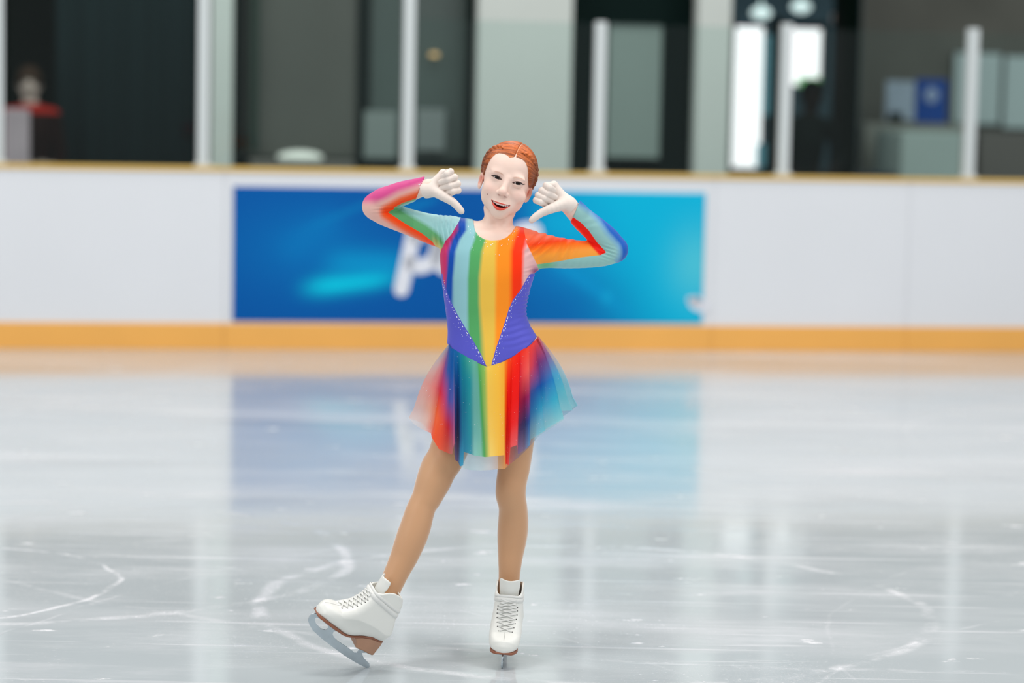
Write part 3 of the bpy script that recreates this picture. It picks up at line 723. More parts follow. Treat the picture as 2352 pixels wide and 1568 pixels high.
# neck tendons
B.limb([P(1118, 478, .010), P(1131, 541, -.030)], [.008, .006], .016); B.limb([P(1176, 488, .010), P(1141, 543, -.030)], [.008, .006], .016)
# knee caps
B.ell(P(1174, 1120, -.034), (.018, .014, .022), .022)
def head_world(fn):
    def g(X, Y, Z):
        x, y, z = X-f32(HO[0]), Y-f32(HO[1]), Z-f32(HO[2]); M = HMi.astype(f32)
        return fn(M[0, 0]*x+M[0, 1]*y+M[0, 2]*z, M[1, 0]*x+M[1, 1]*y+M[1, 2]*z, M[2, 0]*x+M[2, 1]*y+M[2, 2]*z)
    return g
B.op(head_world(head_local_d), HO-.155, HO+.135, .012)
def carve(X, Y, Z):
    return 0
sl = B.sl(HO-np.array([.1, .12, .13]), HO+np.array([.1, .12, .13]))
X, Y, Z = B.block(sl)
def apply_feat(x, y, z):
    d = lips(x, y, z, B.D[sl]); d = eye_hole(x, y, z, d); return smin(d, ear_d(x, y, z), .006)
B.D[sl] = head_world(apply_feat)(X, Y, Z)
# closed fists inside the gloves (the gloves carry the fingers' shape)
HANDS = {
 'L': dict(palm=[(978, 437, -.004, 17), (996, 429, -.012, 23), (1014, 423, -.018, 25)], knuck=[(1018, 398), (1028, 409), (1035, 424), (1036, 440)],
           pip=[(1035, 394), (1044, 407), (1051, 422), (1052, 437)], tip=[(1018, 406), (1013, 418.5), (1016, 432), (1027, 442)], rf=[7.2, 7.6, 7.6, 7.4],
           thumb=[(986, 438, -.008, 13), (1000, 440, -.018, 12.5), (1022, 453, -.036, 10), (1041, 464.5, -.040, 8.6), (1054, 478, -.042, 7.6), (1060, 485.5, -.042, 6.6)]),
 'R': dict(palm=[(1312, 474, .000, 17), (1293, 457, -.012, 25), (1274, 446, -.020, 26)], knuck=[(1272, 425), (1262, 437), (1254, 450), (1252, 463)],
           pip=[(1255, 426), (1245, 437.5), (1236.5, 448.5), (1232, 459.5)], tip=[(1271, 437), (1274, 452.5), (1267, 463.5), (1255, 470)], rf=[7.8, 7.8, 7.6, 7.6],
           thumb=[(1304, 470, -.008, 13), (1290, 470, -.018, 13.5), (1266, 479, -.040, 10.5), (1245, 488, -.044, 8.8), (1230, 498, -.046, 7.8), (1221, 506, -.046, 6.6)])}
def hand_field(Fd, hd, off=0.0, wrist=None):
    p, r = L3(hd['palm']); p0 = np.array(p)
    Fd.limb([p0[0], p0[0]*.35+p0[1]*.65+np.array([0, .006, 0])], [r[0]+off, .0165+off], .006)
    # back of the hand: rounded slab up to the knuckles
    for i, (kx, ky) in enumerate(hd['knuck']):
        Fd.chain([p0[0]*.6+p0[1]*.4+np.array([0, .004, 0]), P(kx, ky, .006)], [.0150+off, .0112+off], .012)
    for i in range(3):
        Fd.chain([P(*hd['knuck'][i], .006), P(*hd['knuck'][i+1], .006)], [.0108+off, .0108+off], .006)
    p, r = L3(hd['thumb']); Fd.limb(*dens(p, np.array(r)+off, 3), k=.010)
    for i in range(4):
        rr = hd['rf'][i]*PXM+off
        K = P(*hd['knuck'][i], .006); Pp = P(*hd['pip'][i], -.022); T = P(*hd['tip'][i], -.024)
        Dm = P((hd['pip'][i][0]*.52+hd['tip'][i][0]*.48), (hd['pip'][i][1]*.52+hd['tip'][i][1]*.48), -.0400)
        Pp2 = P(hd['pip'][i][0], hd['pip'][i][1], -.034)
        d_pts = [K, Pp, Pp2, Dm, T]
        Fd.limb(d_pts, [rr*1.05, rr*1.03, rr*1.02, rr*1.0, rr*.94], k=.0007)
for h in HANDS.values(): hand_field(B, h, -.0040)
V, Q = B.mesh()
V = relax(V, Q, 1, 0.35)
print('body verts', len(V))
# colours of the body, by place
loc = (V-HO) @ HM
x, y, z = loc[:, 0], loc[:, 1], loc[:, 2]
skin = lin(236, 206, 191); tights = lin(196, 150, 112)
colr = np.broadcast_to(skin, V.shape).copy()
hipz = P(1130, 790)[2]
colr[V[:, 2] < hipz] = tights
front = (y < -.02) & (V[:, 2] > P(1130, 560)[2])
def blend(mask, c, w):
    colr[mask] = colr[mask]*(1-w[mask, None])+np.asarray(c)*w[mask, None]
blend(front, lin(236, 182, 168), 0.38*np.exp(-(((np.abs(x)-.040)/.017)**2+((z+.034)/.015)**2)))      # cheeks
blend(front, lin(236, 178, 162), 0.35*np.exp(-((x/.011)**2+((z+.033)/.009)**2)))                      # nose tip
blend(front, lin(226, 170, 156), 0.35*np.exp(-(((np.abs(x)-.030)/.016)**2+((z-.004)/.008)**2)))       # lids
up, lo_, s = mouth_curves(x)
inr = np.abs((x+.0015)/.0290)
th = np.clip(1-np.abs(s)**2.2, 0, 1)
lipf = np.maximum(np.minimum(z-np.maximum(up-.003, lo_-.0008), (up+.0004+.0030*th**1.5)-z), np.minimum(np.minimum(lo_+.0035, up+.0002+.003*th)-z, z-(lo_-.0008-.0068*th)))
lipf = np.minimum(np.minimum(lipf, (.965-inr)*.03), np.where(front & (y < -.055), .01, -.01))
insf = np.minimum(np.minimum(np.minimum(up-.0004-z, z-(lo_+.0004)), (.975-inr)*.03), np.minimum(y+.0745, np.where(front, .01, -.01)))
ys0 = (z-(.0165-.0055*((np.abs(x)-.029)/.02)**2+.001*(np.abs(x)-.029)/.02))
bw = np.exp(-(ys0/.0020)**2)*sst(np.abs(x), .0105, .017)*(1-sst(np.abs(x), .036, .046)); blend(front, lin(186, 130, 100), 0.60*bw)
es = (np.abs(x)-.0300)/.0142
lidl = z-(.0001+.0052*np.clip(1-np.abs(es)**2.1, 0, 1)+.0014*es)
blend(front & (np.abs(es) < 1.25), lin(96, 58, 48), 0.75*np.exp(-((lidl-.0008)/.0013)**2)*(1-sst(np.abs(es), 1.0, 1.25)))
blend(front, lin(150, 86, 74), .85*np.exp(-(((np.abs(x+.002)-.0090)/.0028)**2+((z+.0424)/.0020)**2)))  # nostril shade painted into the skin colour
molef = np.where(front, .0016-np.hypot(x+.0448, z+.0505), -.01)
earm = (np.abs(x+.013) > .060) & (y > -.02) & (y < .03) & (z < .005) & (z > -.05)
blend(earm, lin(200, 88, 58), 1.0*np.ones(len(V))*np.exp(-(((y+.002)/.010)**2+((z+.020)/.014)**2)))
me = fast_mesh('body', V-np.array(skater.location), Q); set_col(me, 'col', colr); set_f(me, 'lip', lipf); set_f(me, 'mouth', insf); set_f(me, 'mole', molef)
def mask_mix(m, steps, width=.0003):
    """over the 'col' colour lay flat or attribute colours wherever a signed-distance attribute is positive"""
    n = m.node_tree.nodes; l = m.node_tree.links; b = n['Principled BSDF']; cur = b.inputs['Base Color'].links[0].from_socket
    for an, c, wd in steps:
        at = n.new('ShaderNodeAttribute'); at.attribute_name = an
        mr = n.new('ShaderNodeMapRange'); mr.interpolation_type = 'SMOOTHSTEP'; l.new(at.outputs['Fac'], mr.inputs['Value']); mr.inputs['From Min'].default_value = -wd; mr.inputs['From Max'].default_value = wd
        mx = n.new('ShaderNodeMix'); mx.data_type = 'RGBA'; l.new(mr.outputs[0], mx.inputs['Factor']); l.new(cur, mx.inputs['A'])
        if isinstance(c, str):
            a2 = n.new('ShaderNodeAttribute'); a2.attribute_name = c; l.new(a2.outputs['Color'], mx.inputs['B'])
        else: mx.inputs['B'].default_value = col4(c)
        cur = mx.outputs['Result']
    l.new(cur, b.inputs['Base Color'])
set_f(me, 'tight', (V[:, 2] < hipz).astype(float))
M_skin = attr_mat('skin_and_tights', 0.50, sub=0.06, spec=0.35)
_n = M_skin.node_tree.nodes; _l = M_skin.node_tree.links; _at = _n.new('ShaderNodeAttribute'); _at.attribute_name = 'tight'
_l.new(_at.outputs['Fac'], _n['Principled BSDF'].inputs['Sheen Weight']); _n['Principled BSDF'].inputs['Sheen Roughness'].default_value = .35
mask_mix(M_skin, [('lip', lin(222, 84, 68), .0005), ('mouth', lin(70, 18, 18), .0004), ('mole', lin(128, 74, 64), .0006)])
body = link('body', me, M_skin, skater, smooth=True)

# eyes, lashes, teeth
def head_obj(name, V, Fc, m, parent=body, smooth=True):
    Vw = to_world(np.array([tuple(v) for v in V]), HO, HM)-np.array(skater.location); return link(name, mesh_from(name, Vw, Fc), m, parent, smooth)
M_eye = attr_mat('eye', 0.15, spec=.25, coat=0.12)
for sx in (-1, 1):
    bm = bmesh.new(); bmesh.ops.create_uvsphere(bm, u_segments=48, v_segments=32, radius=.0120); bmesh.ops.rotate(bm, verts=bm.verts, matrix=Matrix.Rotation(PI/2, 3, 'X'))
    Ve = np.array([v.co[:] for v in bm.verts]); Fe = [[v.index for v in f.verts] for f in bm.faces]; bm.free()
    gz = np.array([0.10+0.02*sx, -1, -0.03]); gz /= np.linalg.norm(gz)
    ang = np.degrees(np.arccos(np.clip(Ve @ gz/.0120, -1, 1)))
    ec = np.broadcast_to(lin(222, 212, 208), Ve.shape).copy(); ec[ang < 37] = lin(24, 16, 14); ec[ang < 33] = lin(52, 34, 26); ec[ang < 16] = lin(8, 6, 6)
    o = head_obj('eye', Ve+np.array([sx*.0300, -.0630, .0006]), Fe, M_eye); set_col(o.data, 'col', ec)
M_lash = mat('lash', lin(44, 28, 26), 0.6)
for sx in (-1, 1):
    pts = []
    for t_ in np.linspace(-1.0, 1.26, 18):
        ss = float(np.clip(t_, -1, 1)); xx = .0300+t_*.0142; zz = .0001+.0050*max(1-abs(ss)**2.1, 0)+.0016*t_+.0006
        yy = -.0772+.0056*t_**2*0.9+.0015*max(t_, 0); pts.append((sx*xx, yy-.0006, zz))
    rr = [.0005+.0014*math.sin(PI*min(1, (i+1)/18)**1.4) for i in range(18)]
    Vt, Ft = tube_mesh(pts, rr, 6); head_obj('eyelashes', Vt, Ft, M_lash)
M_teeth = mat('teeth', lin(250, 246, 240), 0.2, coat=0.3)
Vt, Ft = [], []
for i in range(-4, 4):
    xc = (i+.5)*.0056-.0012; wd = .00282 if abs(i+.5) > 1 else .0030
    yc = -.0768+.0125*(xc/.024)**2
    hgt = .0072 if abs(i+.5) < 1.6 else .0060
    bm = bmesh.new(); box_bm(bm, xc-wd, xc+wd, yc-.0015, yc+.0025, -.0625-hgt, -.0610, .0006)
    Vt += [v.co.copy() for v in bm.verts]; off_ = len(Vt)-len(bm.verts); Ft += [[v.index+off_ for v in f.verts] for f in bm.faces]; bm.free()
head_obj('teeth', Vt, Ft, M_teeth)
# ------------------------------------------------------------------ dress: bodice with sleeves
def topix(V):
    D = (np.asarray(V)-CAM) @ CRn; return 1176.0+F*D[:, 0]/(-D[:, 2]), 784.0-F*D[:, 1]/(-D[:, 2])
def seg_dist(px, py, pts):
    """signed distance in pixels to a picture polyline, positive on its left-hand side when walking along it (y down)"""
    best = np.full(px.shape, 1e9); sg = np.zeros(px.shape)
    for (x0, y0), (x1, y1) in zip(pts[:-1], pts[1:]):
        dx, dy = x1-x0, y1-y0; t = np.clip(((px-x0)*dx+(py-y0)*dy)/(dx*dx+dy*dy), 0, 1)
        ex, ey = px-x0-t*dx, py-y0-t*dy; d = np.hypot(ex, ey); s = np.sign(ex*dy-ey*dx); m = d < best-1e-9
        best = np.where(m, d, best); sg = np.where(m, s, sg)
    return best*sg
c2 = lambda x, y: (820+x/6.03, 360+y/6.03)
c3 = lambda x, y: (1180+x/6.03, 380+y/6.03)
c4 = lambda x, y: (960+x/4.125, 480+y/4.125)
c5 = lambda x, y: (920+x/4.9, 780+y/4.9)
OFF = .0030
def rim(p, r, off): return p, np.array(r)+off
Dx = np.arange(P(825, 500)[0], P(1452, 500)[0], .0023); Dy = np.arange(YG-.12, YG+.17, .0030); Dz = np.arange(P(1130, 862)[2], P(1130, 385)[2], .0023)
D_ = Field(Dx, Dy, Dz)
D_.op(lambda X, Y, Z: torso_d(X, Y, Z, OFF), lo, hi, 0.0)
for (p, r), k in ((AL, .022), (AR, .022), (LL, .020), (LR, .020)): D_.limb(p, r+OFF, k)
def cut_forearm(fd, key, c):
    return fd
for (p, r), n_keep in ((FL, 17), (FR, 17)): D_.limb(p[:n_keep], r[:n_keep]+OFF, .008)
D_.limb([P(1118, 530, .026), P(1062, 532, .024)], [.018+OFF, .020+OFF], .024); D_.limb([P(1160, 540, .026), P(1212, 556, .024)], [.018+OFF, .020+OFF], .024)
# fabric folds
def wave(cx, cy, hw, hh, ang, period, amp, depth_lim=YG+.06, phase=0.0):
    """ripples whose crests run along the picture angle ang, inside an elliptical window in the picture"""
    a_, b_ = P(cx-hw*1.6-hh*.5, cy+hh*1.7+hw*.5), P(cx+hw*1.6+hh*.5, cy-hh*1.7-hw*.5)
    l_ = np.array([a_[0], YG-.12, a_[2]]); h_ = np.array([b_[0], depth_lim, b_[2]])
    c_ = P(cx, cy)
    def fn(X, Y, Z):
        u = (X-f32(c_[0]))/PXM; v = -(Z-f32(c_[2]))/PXM; ca, sa = math.cos(ang), math.sin(ang)
        al = u*ca+v*sa; ac = -u*sa+v*ca
        w = np.exp(-((al/hw)**2+(ac/hh)**2)**1.5)
        return -amp*w*np.sin(ac*2*PI/period+phase+.35*np.sin(al*.11)) + 0*Y
    D_.op(fn, l_, h_, mode='off')
wave(1020, 532, 34, 34, math.radians(80), 11, .0030)
wave(1048, 520, 18, 18, math.radians(100), 7, .0018)
wave(1240, 560, 34, 26, math.radians(-38), 16, .0034)
wave(1296, 576, 30, 24, math.radians(-60), 19, .0028)
wave(882, 484, 26, 12, math.radians(-8), 8, .0022, YG+.2)
wave(930, 462, 22, 9, math.radians(-30), 7, .0009)
wave(1397, 582, 20, 18, math.radians(20), 8, .0022, YG+.2)
wave(1348, 520, 24, 22, math.radians(-8), 17, .0009)
wave(1212, 700, 20, 40, math.radians(-5), 9, .0016)
wave(1190, 762, 40, 34, math.radians(-14), 15, .0008)
wave(1222, 622, 16, 14, math.radians(-12), 9, .0022)
# pointed cuffs
D_.limb([P(952, 424, .014), P(984, 406, -.004)], [.0125, .0050], .010); D_.limb([P(1340, 482, .014), P(1324, 459, -.004)], [.0125, .0060], .010)
# neckline, hem of the bodice and cuffs
def curve_cut(pts, above=True, slope=.75):
    W_ = np.array([P(x, y) for x, y in pts]); o_ = np.argsort(W_[:, 0]); xs_, zz_ = W_[o_, 0], W_[o_, 2]
    def fn(X, Y, Z):
        zc = np.interp(X.ravel(), xs_, zz_).reshape(X.shape).astype(f32); return ((zc-Z) if above else (Z-zc))*slope+0*Y
    return fn
neck = [(1076, 420), (1083, 480), (1087.5, 507), (1092, 528), (1101, 540), (1114, 547), (1130, 549.5), (1150, 548), (1163, 543), (1175, 533), (1184, 521), (1190, 500), (1198, 420)]
a_, b_ = P(1070, 560), P(1205, 390)
D_.op(curve_cut(neck), [a_[0], YG-.12, a_[2]], [b_[0], YG+.2, b_[2]], mode='sub', k=.0015)
hem = [(990, 770), (1015, 783), (1031, 790), (1045, 807), (1075, 823), (1100, 834), (1121, 842.5), (1145, 835), (1175, 820), (1205, 802), (1225, 782), (1234, 770), (1270, 745)]
D_.op(curve_cut(hem, False), [Dx[0], Dy[0], Dz[0]], [Dx[-1], Dy[-1], P(1130, 740)[2]], mode='sub', k=.001)
def plane_cut(pt, nrm, lo_, hi_):
    nrm = np.array(nrm, dtype=float); nrm /= np.linalg.norm(nrm); pt = np.array(pt)
    D_.op(lambda X, Y, Z: -((X-f32(pt[0]))*f32(nrm[0])+(Y-f32(pt[1]))*f32(nrm[1])+(Z-f32(pt[2]))*f32(nrm[2])), lo_, hi_, mode='sub', k=.0015)
# the cuffs run to a point on the back of the hand: slanted cuts
def box_px(x0, y0, x1, y1): a_, b_ = P(x0, y1), P(x1, y0); return [a_[0], YG-.12, a_[2]], [b_[0], YG+.17, b_[2]]
t_ = np.array([P(986, 403)-P(964, 457)])[0]
plane_cut(P(963, 437, -.02), np.cross([0, 1, 0], t_) if np.cross([0, 1, 0], t_)[0] > 0 else -np.cross([0, 1, 0], t_), *box_px(940, 380, 1060, 480))
t_ = np.array([P(1333, 452)-P(1312, 502)])[0]; nn = np.cross([0, 1, 0], t_); nn = nn if nn[0] < 0 else -nn
plane_cut(P(1325, 478, -.02), nn, *box_px(1230, 400, 1345, 512))
Vd, Qd = D_.mesh(); Vd = relax(Vd, Qd, 1, 0.35)
print('dress verts', len(Vd))
px, py = topix(Vd)
# torso stripes, row by row
SR = [200, 290, 400, 650, 900, 1200, 1450]
ST = np.array([[300, 350, 395, 440, 475, 535, 565, 635, 660, 740, 785, 930, 975, 1050, 1100],
      [262, 300, 340, 380, 412, 520, 552, 628, 655, 730, 770, 885, 935, 1005, 1075],
      [222, 262, 305, 338, 372, 480, 505, 588, 628, 720, 757, 858, 908, 982, 1020],
      [235, 258, 280, 318, 345, 458, 487, 562, 600, 715, 757, 856, 906, 978, 1005],
      [150, 200, 260, 310, 345, 458, 485, 562, 602, 715, 752, 856, 906, 978, 1010],
      [120, 180, 240, 300, 340, 455, 492, 578, 632, 715, 752, 856, 906, 978, 1010],
      [120, 180, 245, 300, 345, 460, 502, 590, 645, 702, 750, 856, 906, 978, 1010]], dtype=float)
M_, B_, T_, G_, Y_, O_, R_, K_ = lin(200, 44, 100), lin(0, 74, 170), lin(140, 190, 196), lin(84, 166, 98), lin(236, 190, 74), lin(255, 144, 30), lin(255, 50, 0), lin(230, 180, 178)
SCOL = np.array([M_, M_, B_, B_, T_, T_*1.05, G_, G_, Y_, Y_, O_, O_, R_, R_, K_])
vx = (px-960)*4.125; vy = np.clip((py-480)*4.125, 200, 1450)
stops = np.stack([np.interp(vy, SR, ST[:, i]) for i in range(ST.shape[1])], -1)
def by_stops(v, stops, cols):
    out = np.broadcast_to(cols[0], (len(v), 3)).copy()
    for i in range(stops.shape[1]-1):
        f = np.clip((v-stops[:, i])/np.maximum(stops[:, i+1]-stops[:, i], 1e-6), 0, 1); m = v >= stops[:, i]
        out[m] = (cols[i][None]*(1-f[:, None])+cols[i+1][None]*f[:, None])[m]
    return out
ct = by_stops(vx, stops, SCOL)
magf = np.exp(-(((vx-1120)/50)**2+((vy-600)/55)**2)); ct = ct*(1-magf[:, None])+lin(128, 30, 110)*magf[:, None]
vl = [(228, 560), (236, 640), (245, 700), (300, 850), (375, 1000), (440, 1110), (520, 1240), (600, 1380), (652, 1495), (668, 1520)]
vr = [(1130, 560), (1045, 635), (975, 760), (900, 860), (860, 950), (820, 1080), (780, 1200), (735, 1330), (692, 1490), (680, 1520)]
vyy = (py-480)*4.125
xl = np.interp(vyy, [p[1] for p in vl], [p[0] for p in vl]); xr = np.interp(vyy, [p[1] for p in vr], [p[0] for p in vr])
mp = np.maximum(xl-vx, vx-xr)/4.125*.55
mp = np.minimum(mp, (vyy-612)/4.125)
# sleeves
SL = [(1064, 440), (1060, 495), (1054, 509), (1036, 539), (1024, 552), (1013, 574), (1009, 590), (1004, 640)]
SR_ = [(1198, 470), (1203, 525), (1205, 536), (1210, 560), (1222, 584), (1233, 606), (1237, 618), (1250, 680)]
ml = -seg_dist(px, py, SL); mr_ = seg_dist(px, py, SR_)
if np.median(ml[px < 950]) < 0: ml = -ml
if np.median(mr_[px > 1300]) < 0: mr_ = -mr_
ml = np.where(px > 1100, -50, ml); mr_ = np.where(px < 1150, -50, mr_)
ms = np.maximum(ml, mr_)
left = px < 1120
VL1 = [c2(1100, 520), c2(930, 560), c2(640, 655), c2(430, 768)]; VL2 = [c2(430, 768), c2(660, 920), c2(900, 1060), c2(1040, 1170), c2(1130, 1300), c2(1150, 1380)]
VR1 = [c3(700, 640), c3(800, 700), c3(930, 790), c3(1040, 900), c3(1150, 1060), c3(1282, 1202)]; VR2 = [c3(1282, 1202), c3(1200, 1240), c3(900, 1275), c3(600, 1330), c3(330, 1368), c3(250, 1380)]
def sd(pts, ref):                               # signed so that the reference point is positive
    d = seg_dist(px, py, pts); r_ = seg_dist(np.array([ref[0]]), np.array([ref[1]]), pts)[0]; return d*np.sign(r_)
l1, l2 = sd(VL1, (960, 500)), sd(VL2, (960, 500)); r1, r2 = sd(VR1, (1330, 560)), sd(VR2, (1330, 560))
mv = np.where(left, np.minimum(l1, l2), np.minimum(r1, r2))
dl = np.minimum(np.abs(l1), np.abs(l2)); dr = np.minimum(np.abs(r1), np.abs(r2))
def ramp3(v, st, cols):
    v = np.asarray(v); out = np.empty((len(v), 3)); 
    for q in range(3): out[:, q] = np.interp(v, st, [c[q] for c in cols])
    return out
inL = ramp3(np.abs(l2), [0, 17, 27, 60], [lin(98, 172, 112), lin(98, 172, 112), lin(160, 210, 208), lin(168, 214, 218)])
inL = np.where((px < 950)[:, None], inL*0.9, inL)
ora = sst(l2*0+px, 985, 1010)[:, None]*np.exp(-(np.abs(l2)/9)**2)[:, None]; inL = inL*(1-ora)+lin(240, 200, 110)*ora
outL = ramp3(dl, [0, 6, 13, 24, 40], [lin(255, 70, 4), lin(255, 70, 4), lin(244, 100, 50), lin(232, 178, 164), lin(232, 184, 172)])
mg = sst(np.abs(l1), 20, 40)*sst(l2*0-py, -478, -452); mg = np.where(l1 < 0, mg, 0)
outL = outL*(1-mg[:, None])+lin(204, 72, 134)*mg[:, None]
mgb = np.where(l1 < 0, sst(np.abs(l1), 45, 54), 0)*sst(px, 915, 950)*0.7; outL = outL*(1-mgb[:, None])+lin(60, 70, 160)*mgb[:, None]
grn = np.where((l1 < 0) & (px > 905), 1-sst(np.abs(l1), 1.5, 4), 0); outL = outL*(1-grn[:, None])+lin(110, 176, 128)*grn[:, None]
inR = ramp3(np.abs(r2), [0, 18, 34, 46, 60], [lin(250, 160, 60), lin(252, 156, 54), lin(255, 120, 24), lin(252, 70, 6), lin(250, 110, 70)])
redR = (1-sst(np.abs(r1), 13, 19)); inR = inR*(1-redR[:, None])+lin(246, 22, 4)*redR[:, None]
outR = ramp3(np.where(r1 < 0, np.abs(r1), 0), [0, 22, 31, 40, 50], [lin(148, 196, 190), lin(148, 194, 192), lin(120, 170, 200), lin(20, 92, 182), lin(20, 84, 176)])
blo = np.where(r2 < 0, 1, 0)*sst(-px, -1400, -1300); gr_ = sst(-px, -1290, -1255)[:, None]*(r2 < 0)[:, None]; outR = outR*(1-gr_)+lin(112, 188, 138)*gr_
ci = np.where(left[:, None], inL, inR); co = np.where(left[:, None], outL, outR)
me = fast_mesh('dress', Vd-np.array(skater.location), Qd)
set_col(me, 'col', ct); set_col(me, 'ci', ci); set_col(me, 'co', co); set_f(me, 'mp', mp); set_f(me, 'ms', ms); set_f(me, 'mv', mv)
M_dress = attr_mat('stretch_fabric', 0.5, spec=0.12, sheen=0.12)
nn_ = M_dress.node_tree.nodes; ll_ = M_dress.node_tree.links
mask_mix(M_dress, [('mp', lin(88, 88, 194), .25)])
# sleeve colour = outer, inner over it, then laid over the torso
b_ = nn_['Principled BSDF']; tors = b_.inputs['Base Color'].links[0].from_socket
def amask(an, wd):
    at = nn_.new('ShaderNodeAttribute'); at.attribute_name = an; mr = nn_.new('ShaderNodeMapRange'); mr.interpolation_type = 'SMOOTHSTEP'
    ll_.new(at.outputs['Fac'], mr.inputs['Value']); mr.inputs['From Min'].default_value = -wd; mr.inputs['From Max'].default_value = wd; return mr.outputs[0]
def acol(an): at = nn_.new('ShaderNodeAttribute'); at.attribute_name = an; return at.outputs['Color']
def amix(f, A, Bc): mx = nn_.new('ShaderNodeMix'); mx.data_type = 'RGBA'; ll_.new(f, mx.inputs['Factor']); ll_.new(A, mx.inputs['A']); ll_.new(Bc, mx.inputs['B']); return mx.outputs['Result']
ll_.new(amix(amask('ms', .35), tors, amix(amask('mv', .35), acol('co'), acol('ci'))), b_.inputs['Base Color'])
dress = link('dress', me, M_dress, skater, smooth=True)

from mathutils.bvhtree import BVHTree
def bvh_of(V, Q): return BVHTree.FromPolygons([tuple(v) for v in V], [tuple(int(i) for i in q) for q in Q])
bv_dress = bvh_of(Vd, Qd)
def hit(bv, x, y):
    d = Vector(ray(x, y)).normalized(); return bv.ray_cast(Vector(CAM), d)
M_stone = mat('rhinestone', lin(238, 238, 246), 0.12, spec=0.9, coat=0.6, emit=None)
def stone_bm(bm, loc, nrm, r):
    mt = Matrix.Translation(loc) @ nrm.to_track_quat('Z', 'Y').to_matrix().to_4x4()
    q = bmesh.ops.create_icosphere(bm, subdivisions=1, radius=r, matrix=mt @ Matrix.Diagonal((1, 1, .55, 1)))
rs = random.Random(11); stones = []
def along(pts, n, off0, off1, side, r0, r1):
    P_ = [np.array(p, dtype=float) for p in pts]; L_ = [np.linalg.norm(b-a) for a, b in zip(P_[:-1], P_[1:])]; T = sum(L_)
    for i in range(n):
        s = (i+rs.random())/n*T
        for a, b, l in zip(P_[:-1], P_[1:], L_):
            if s <= l: break
            s -= l
        d = (b-a)/l; nv = np.array([d[1], -d[0]])*side; o_ = off0+(off1-off0)*rs.random()**2.0
        p = a+d*min(s, l)+nv*o_; stones.append((p[0], p[1], r0+(r1-r0)*rs.random()**2.2))
vlp = [c4(*p) for p in vl[2:-1]]; vrp = [c4(*p) for p in vr[1:-1]]
along(vlp, 34, 2.6, 4.2, -1, .0011, .0021); along(vlp, 44, 4, 19, -1, .0006, .0012)
along(vrp, 36, 2.6, 4.2, 1, .0011, .0021); along(vrp, 46, 4, 17, 1, .0006, .0012)
nk = [(1087, 515), (1092, 535), (1112, 551), (1130, 554), (1157, 551), (1176, 537), (1186, 525)]
along(nk, 22, 1, 14, -1, .0008, .0015) ; along(nk, 16, 10, 34, -1, .0006, .0013); along([(1176, 530), (1188, 522), (1194, 528)], 14, -6, 8, 1, .0006, .0011)
along([(960, 423), (985, 404)], 16, 0, 7, -1, .0007, .0013); along([(1322, 458), (1328, 478)], 9, -2, 4, 1, .0007, .0014); along([(1330, 640), (1331, 641)], 1, 0, 1, 1, .0007, .001)
along([(1209, 648), (1215, 640)], 6, -6, 12, 1, .0006, .0012); along([(1018, 640), (1019, 665)], 5, 0, 4, 1, .0007, .0012)
placed = []
for x_, y_, r_ in stones:
    h = hit(bv_dress, x_, y_)
    if h[0] is not None and h[0].y < YG+.03: placed.append((r_, h[0], h[1]))
placed.sort(key=lambda q: -q[0])
proto_me = None; sk_loc = Vector(skater.location)
bm = bmesh.new(); bmesh.ops.create_icosphere(bm, subdivisions=2, radius=1.0, matrix=Matrix.Diagonal((1, 1, .55, 1))); rm_me = bpy.data.meshes.new('rhinestone'); bm.to_mesh(rm_me); bm.free(); rm_me.materials.append(M_stone)
first = None
for r_, p_, n_ in placed[:100]:
    if first is None: o = bpy.data.objects.new('rhinestone', rm_me); first = o
    else: o = first.copy()
    C.objects.link(o); o.parent = dress
    o.matrix_local = Matrix.Translation(p_-sk_loc) @ n_.to_track_quat('Z', 'Y').to_matrix().to_4x4() @ Matrix.Diagonal((r_, r_, r_, 1))
bm = bmesh.new()
for r_, p_, n_ in placed[100:]: stone_bm(bm, p_-sk_loc, n_, r_)
tag(bm_obj('small_rhinestones', bm, M_stone, dress), kind='stuff')
# ------------------------------------------------------------------ skirt: folded sheer panels
def cloth_material():
    m = bpy.data.materials.new('sheer_mesh_fabric'); m.use_nodes = True
    n = m.node_tree.nodes; l = m.node_tree.links; b = n['Principled BSDF']; out = n['Material Output']
    at = n.new('ShaderNodeAttribute'); at.attribute_name = 'col'; l.new(at.outputs['Color'], b.inputs['Base Color'])
    b.inputs['Roughness'].default_value = 0.6; b.inputs['Specular IOR Level'].default_value = 0.12
    tl = n.new('ShaderNodeBsdfTranslucent'); l.new(at.outputs['Color'], tl.inputs['Color'])
    m1 = n.new('ShaderNodeMixShader'); m1.inputs[0].default_value = 0.32; l.new(b.outputs[0], m1.inputs[1]); l.new(tl.outputs[0], m1.inputs[2])
    tr = n.new('ShaderNodeBsdfTransparent'); a2 = n.new('ShaderNodeAttribute'); a2.attribute_name = 'sheer'
    # fine net: a tiny weave opens the cloth a little
    m2 = n.new('ShaderNodeMixShader'); l.new(a2.outputs['Fac'], m2.inputs[0]); l.new(m1.outputs[0], m2.inputs[1]); l.new(tr.outputs[0], m2.inputs[2])
    l.new(m2.outputs[0], out.inputs['Surface']); return m
M_sheer = cloth_material()
def cols(*cs): return [np.minimum(lin(*c)*1.2+.004, 1) for c in cs]
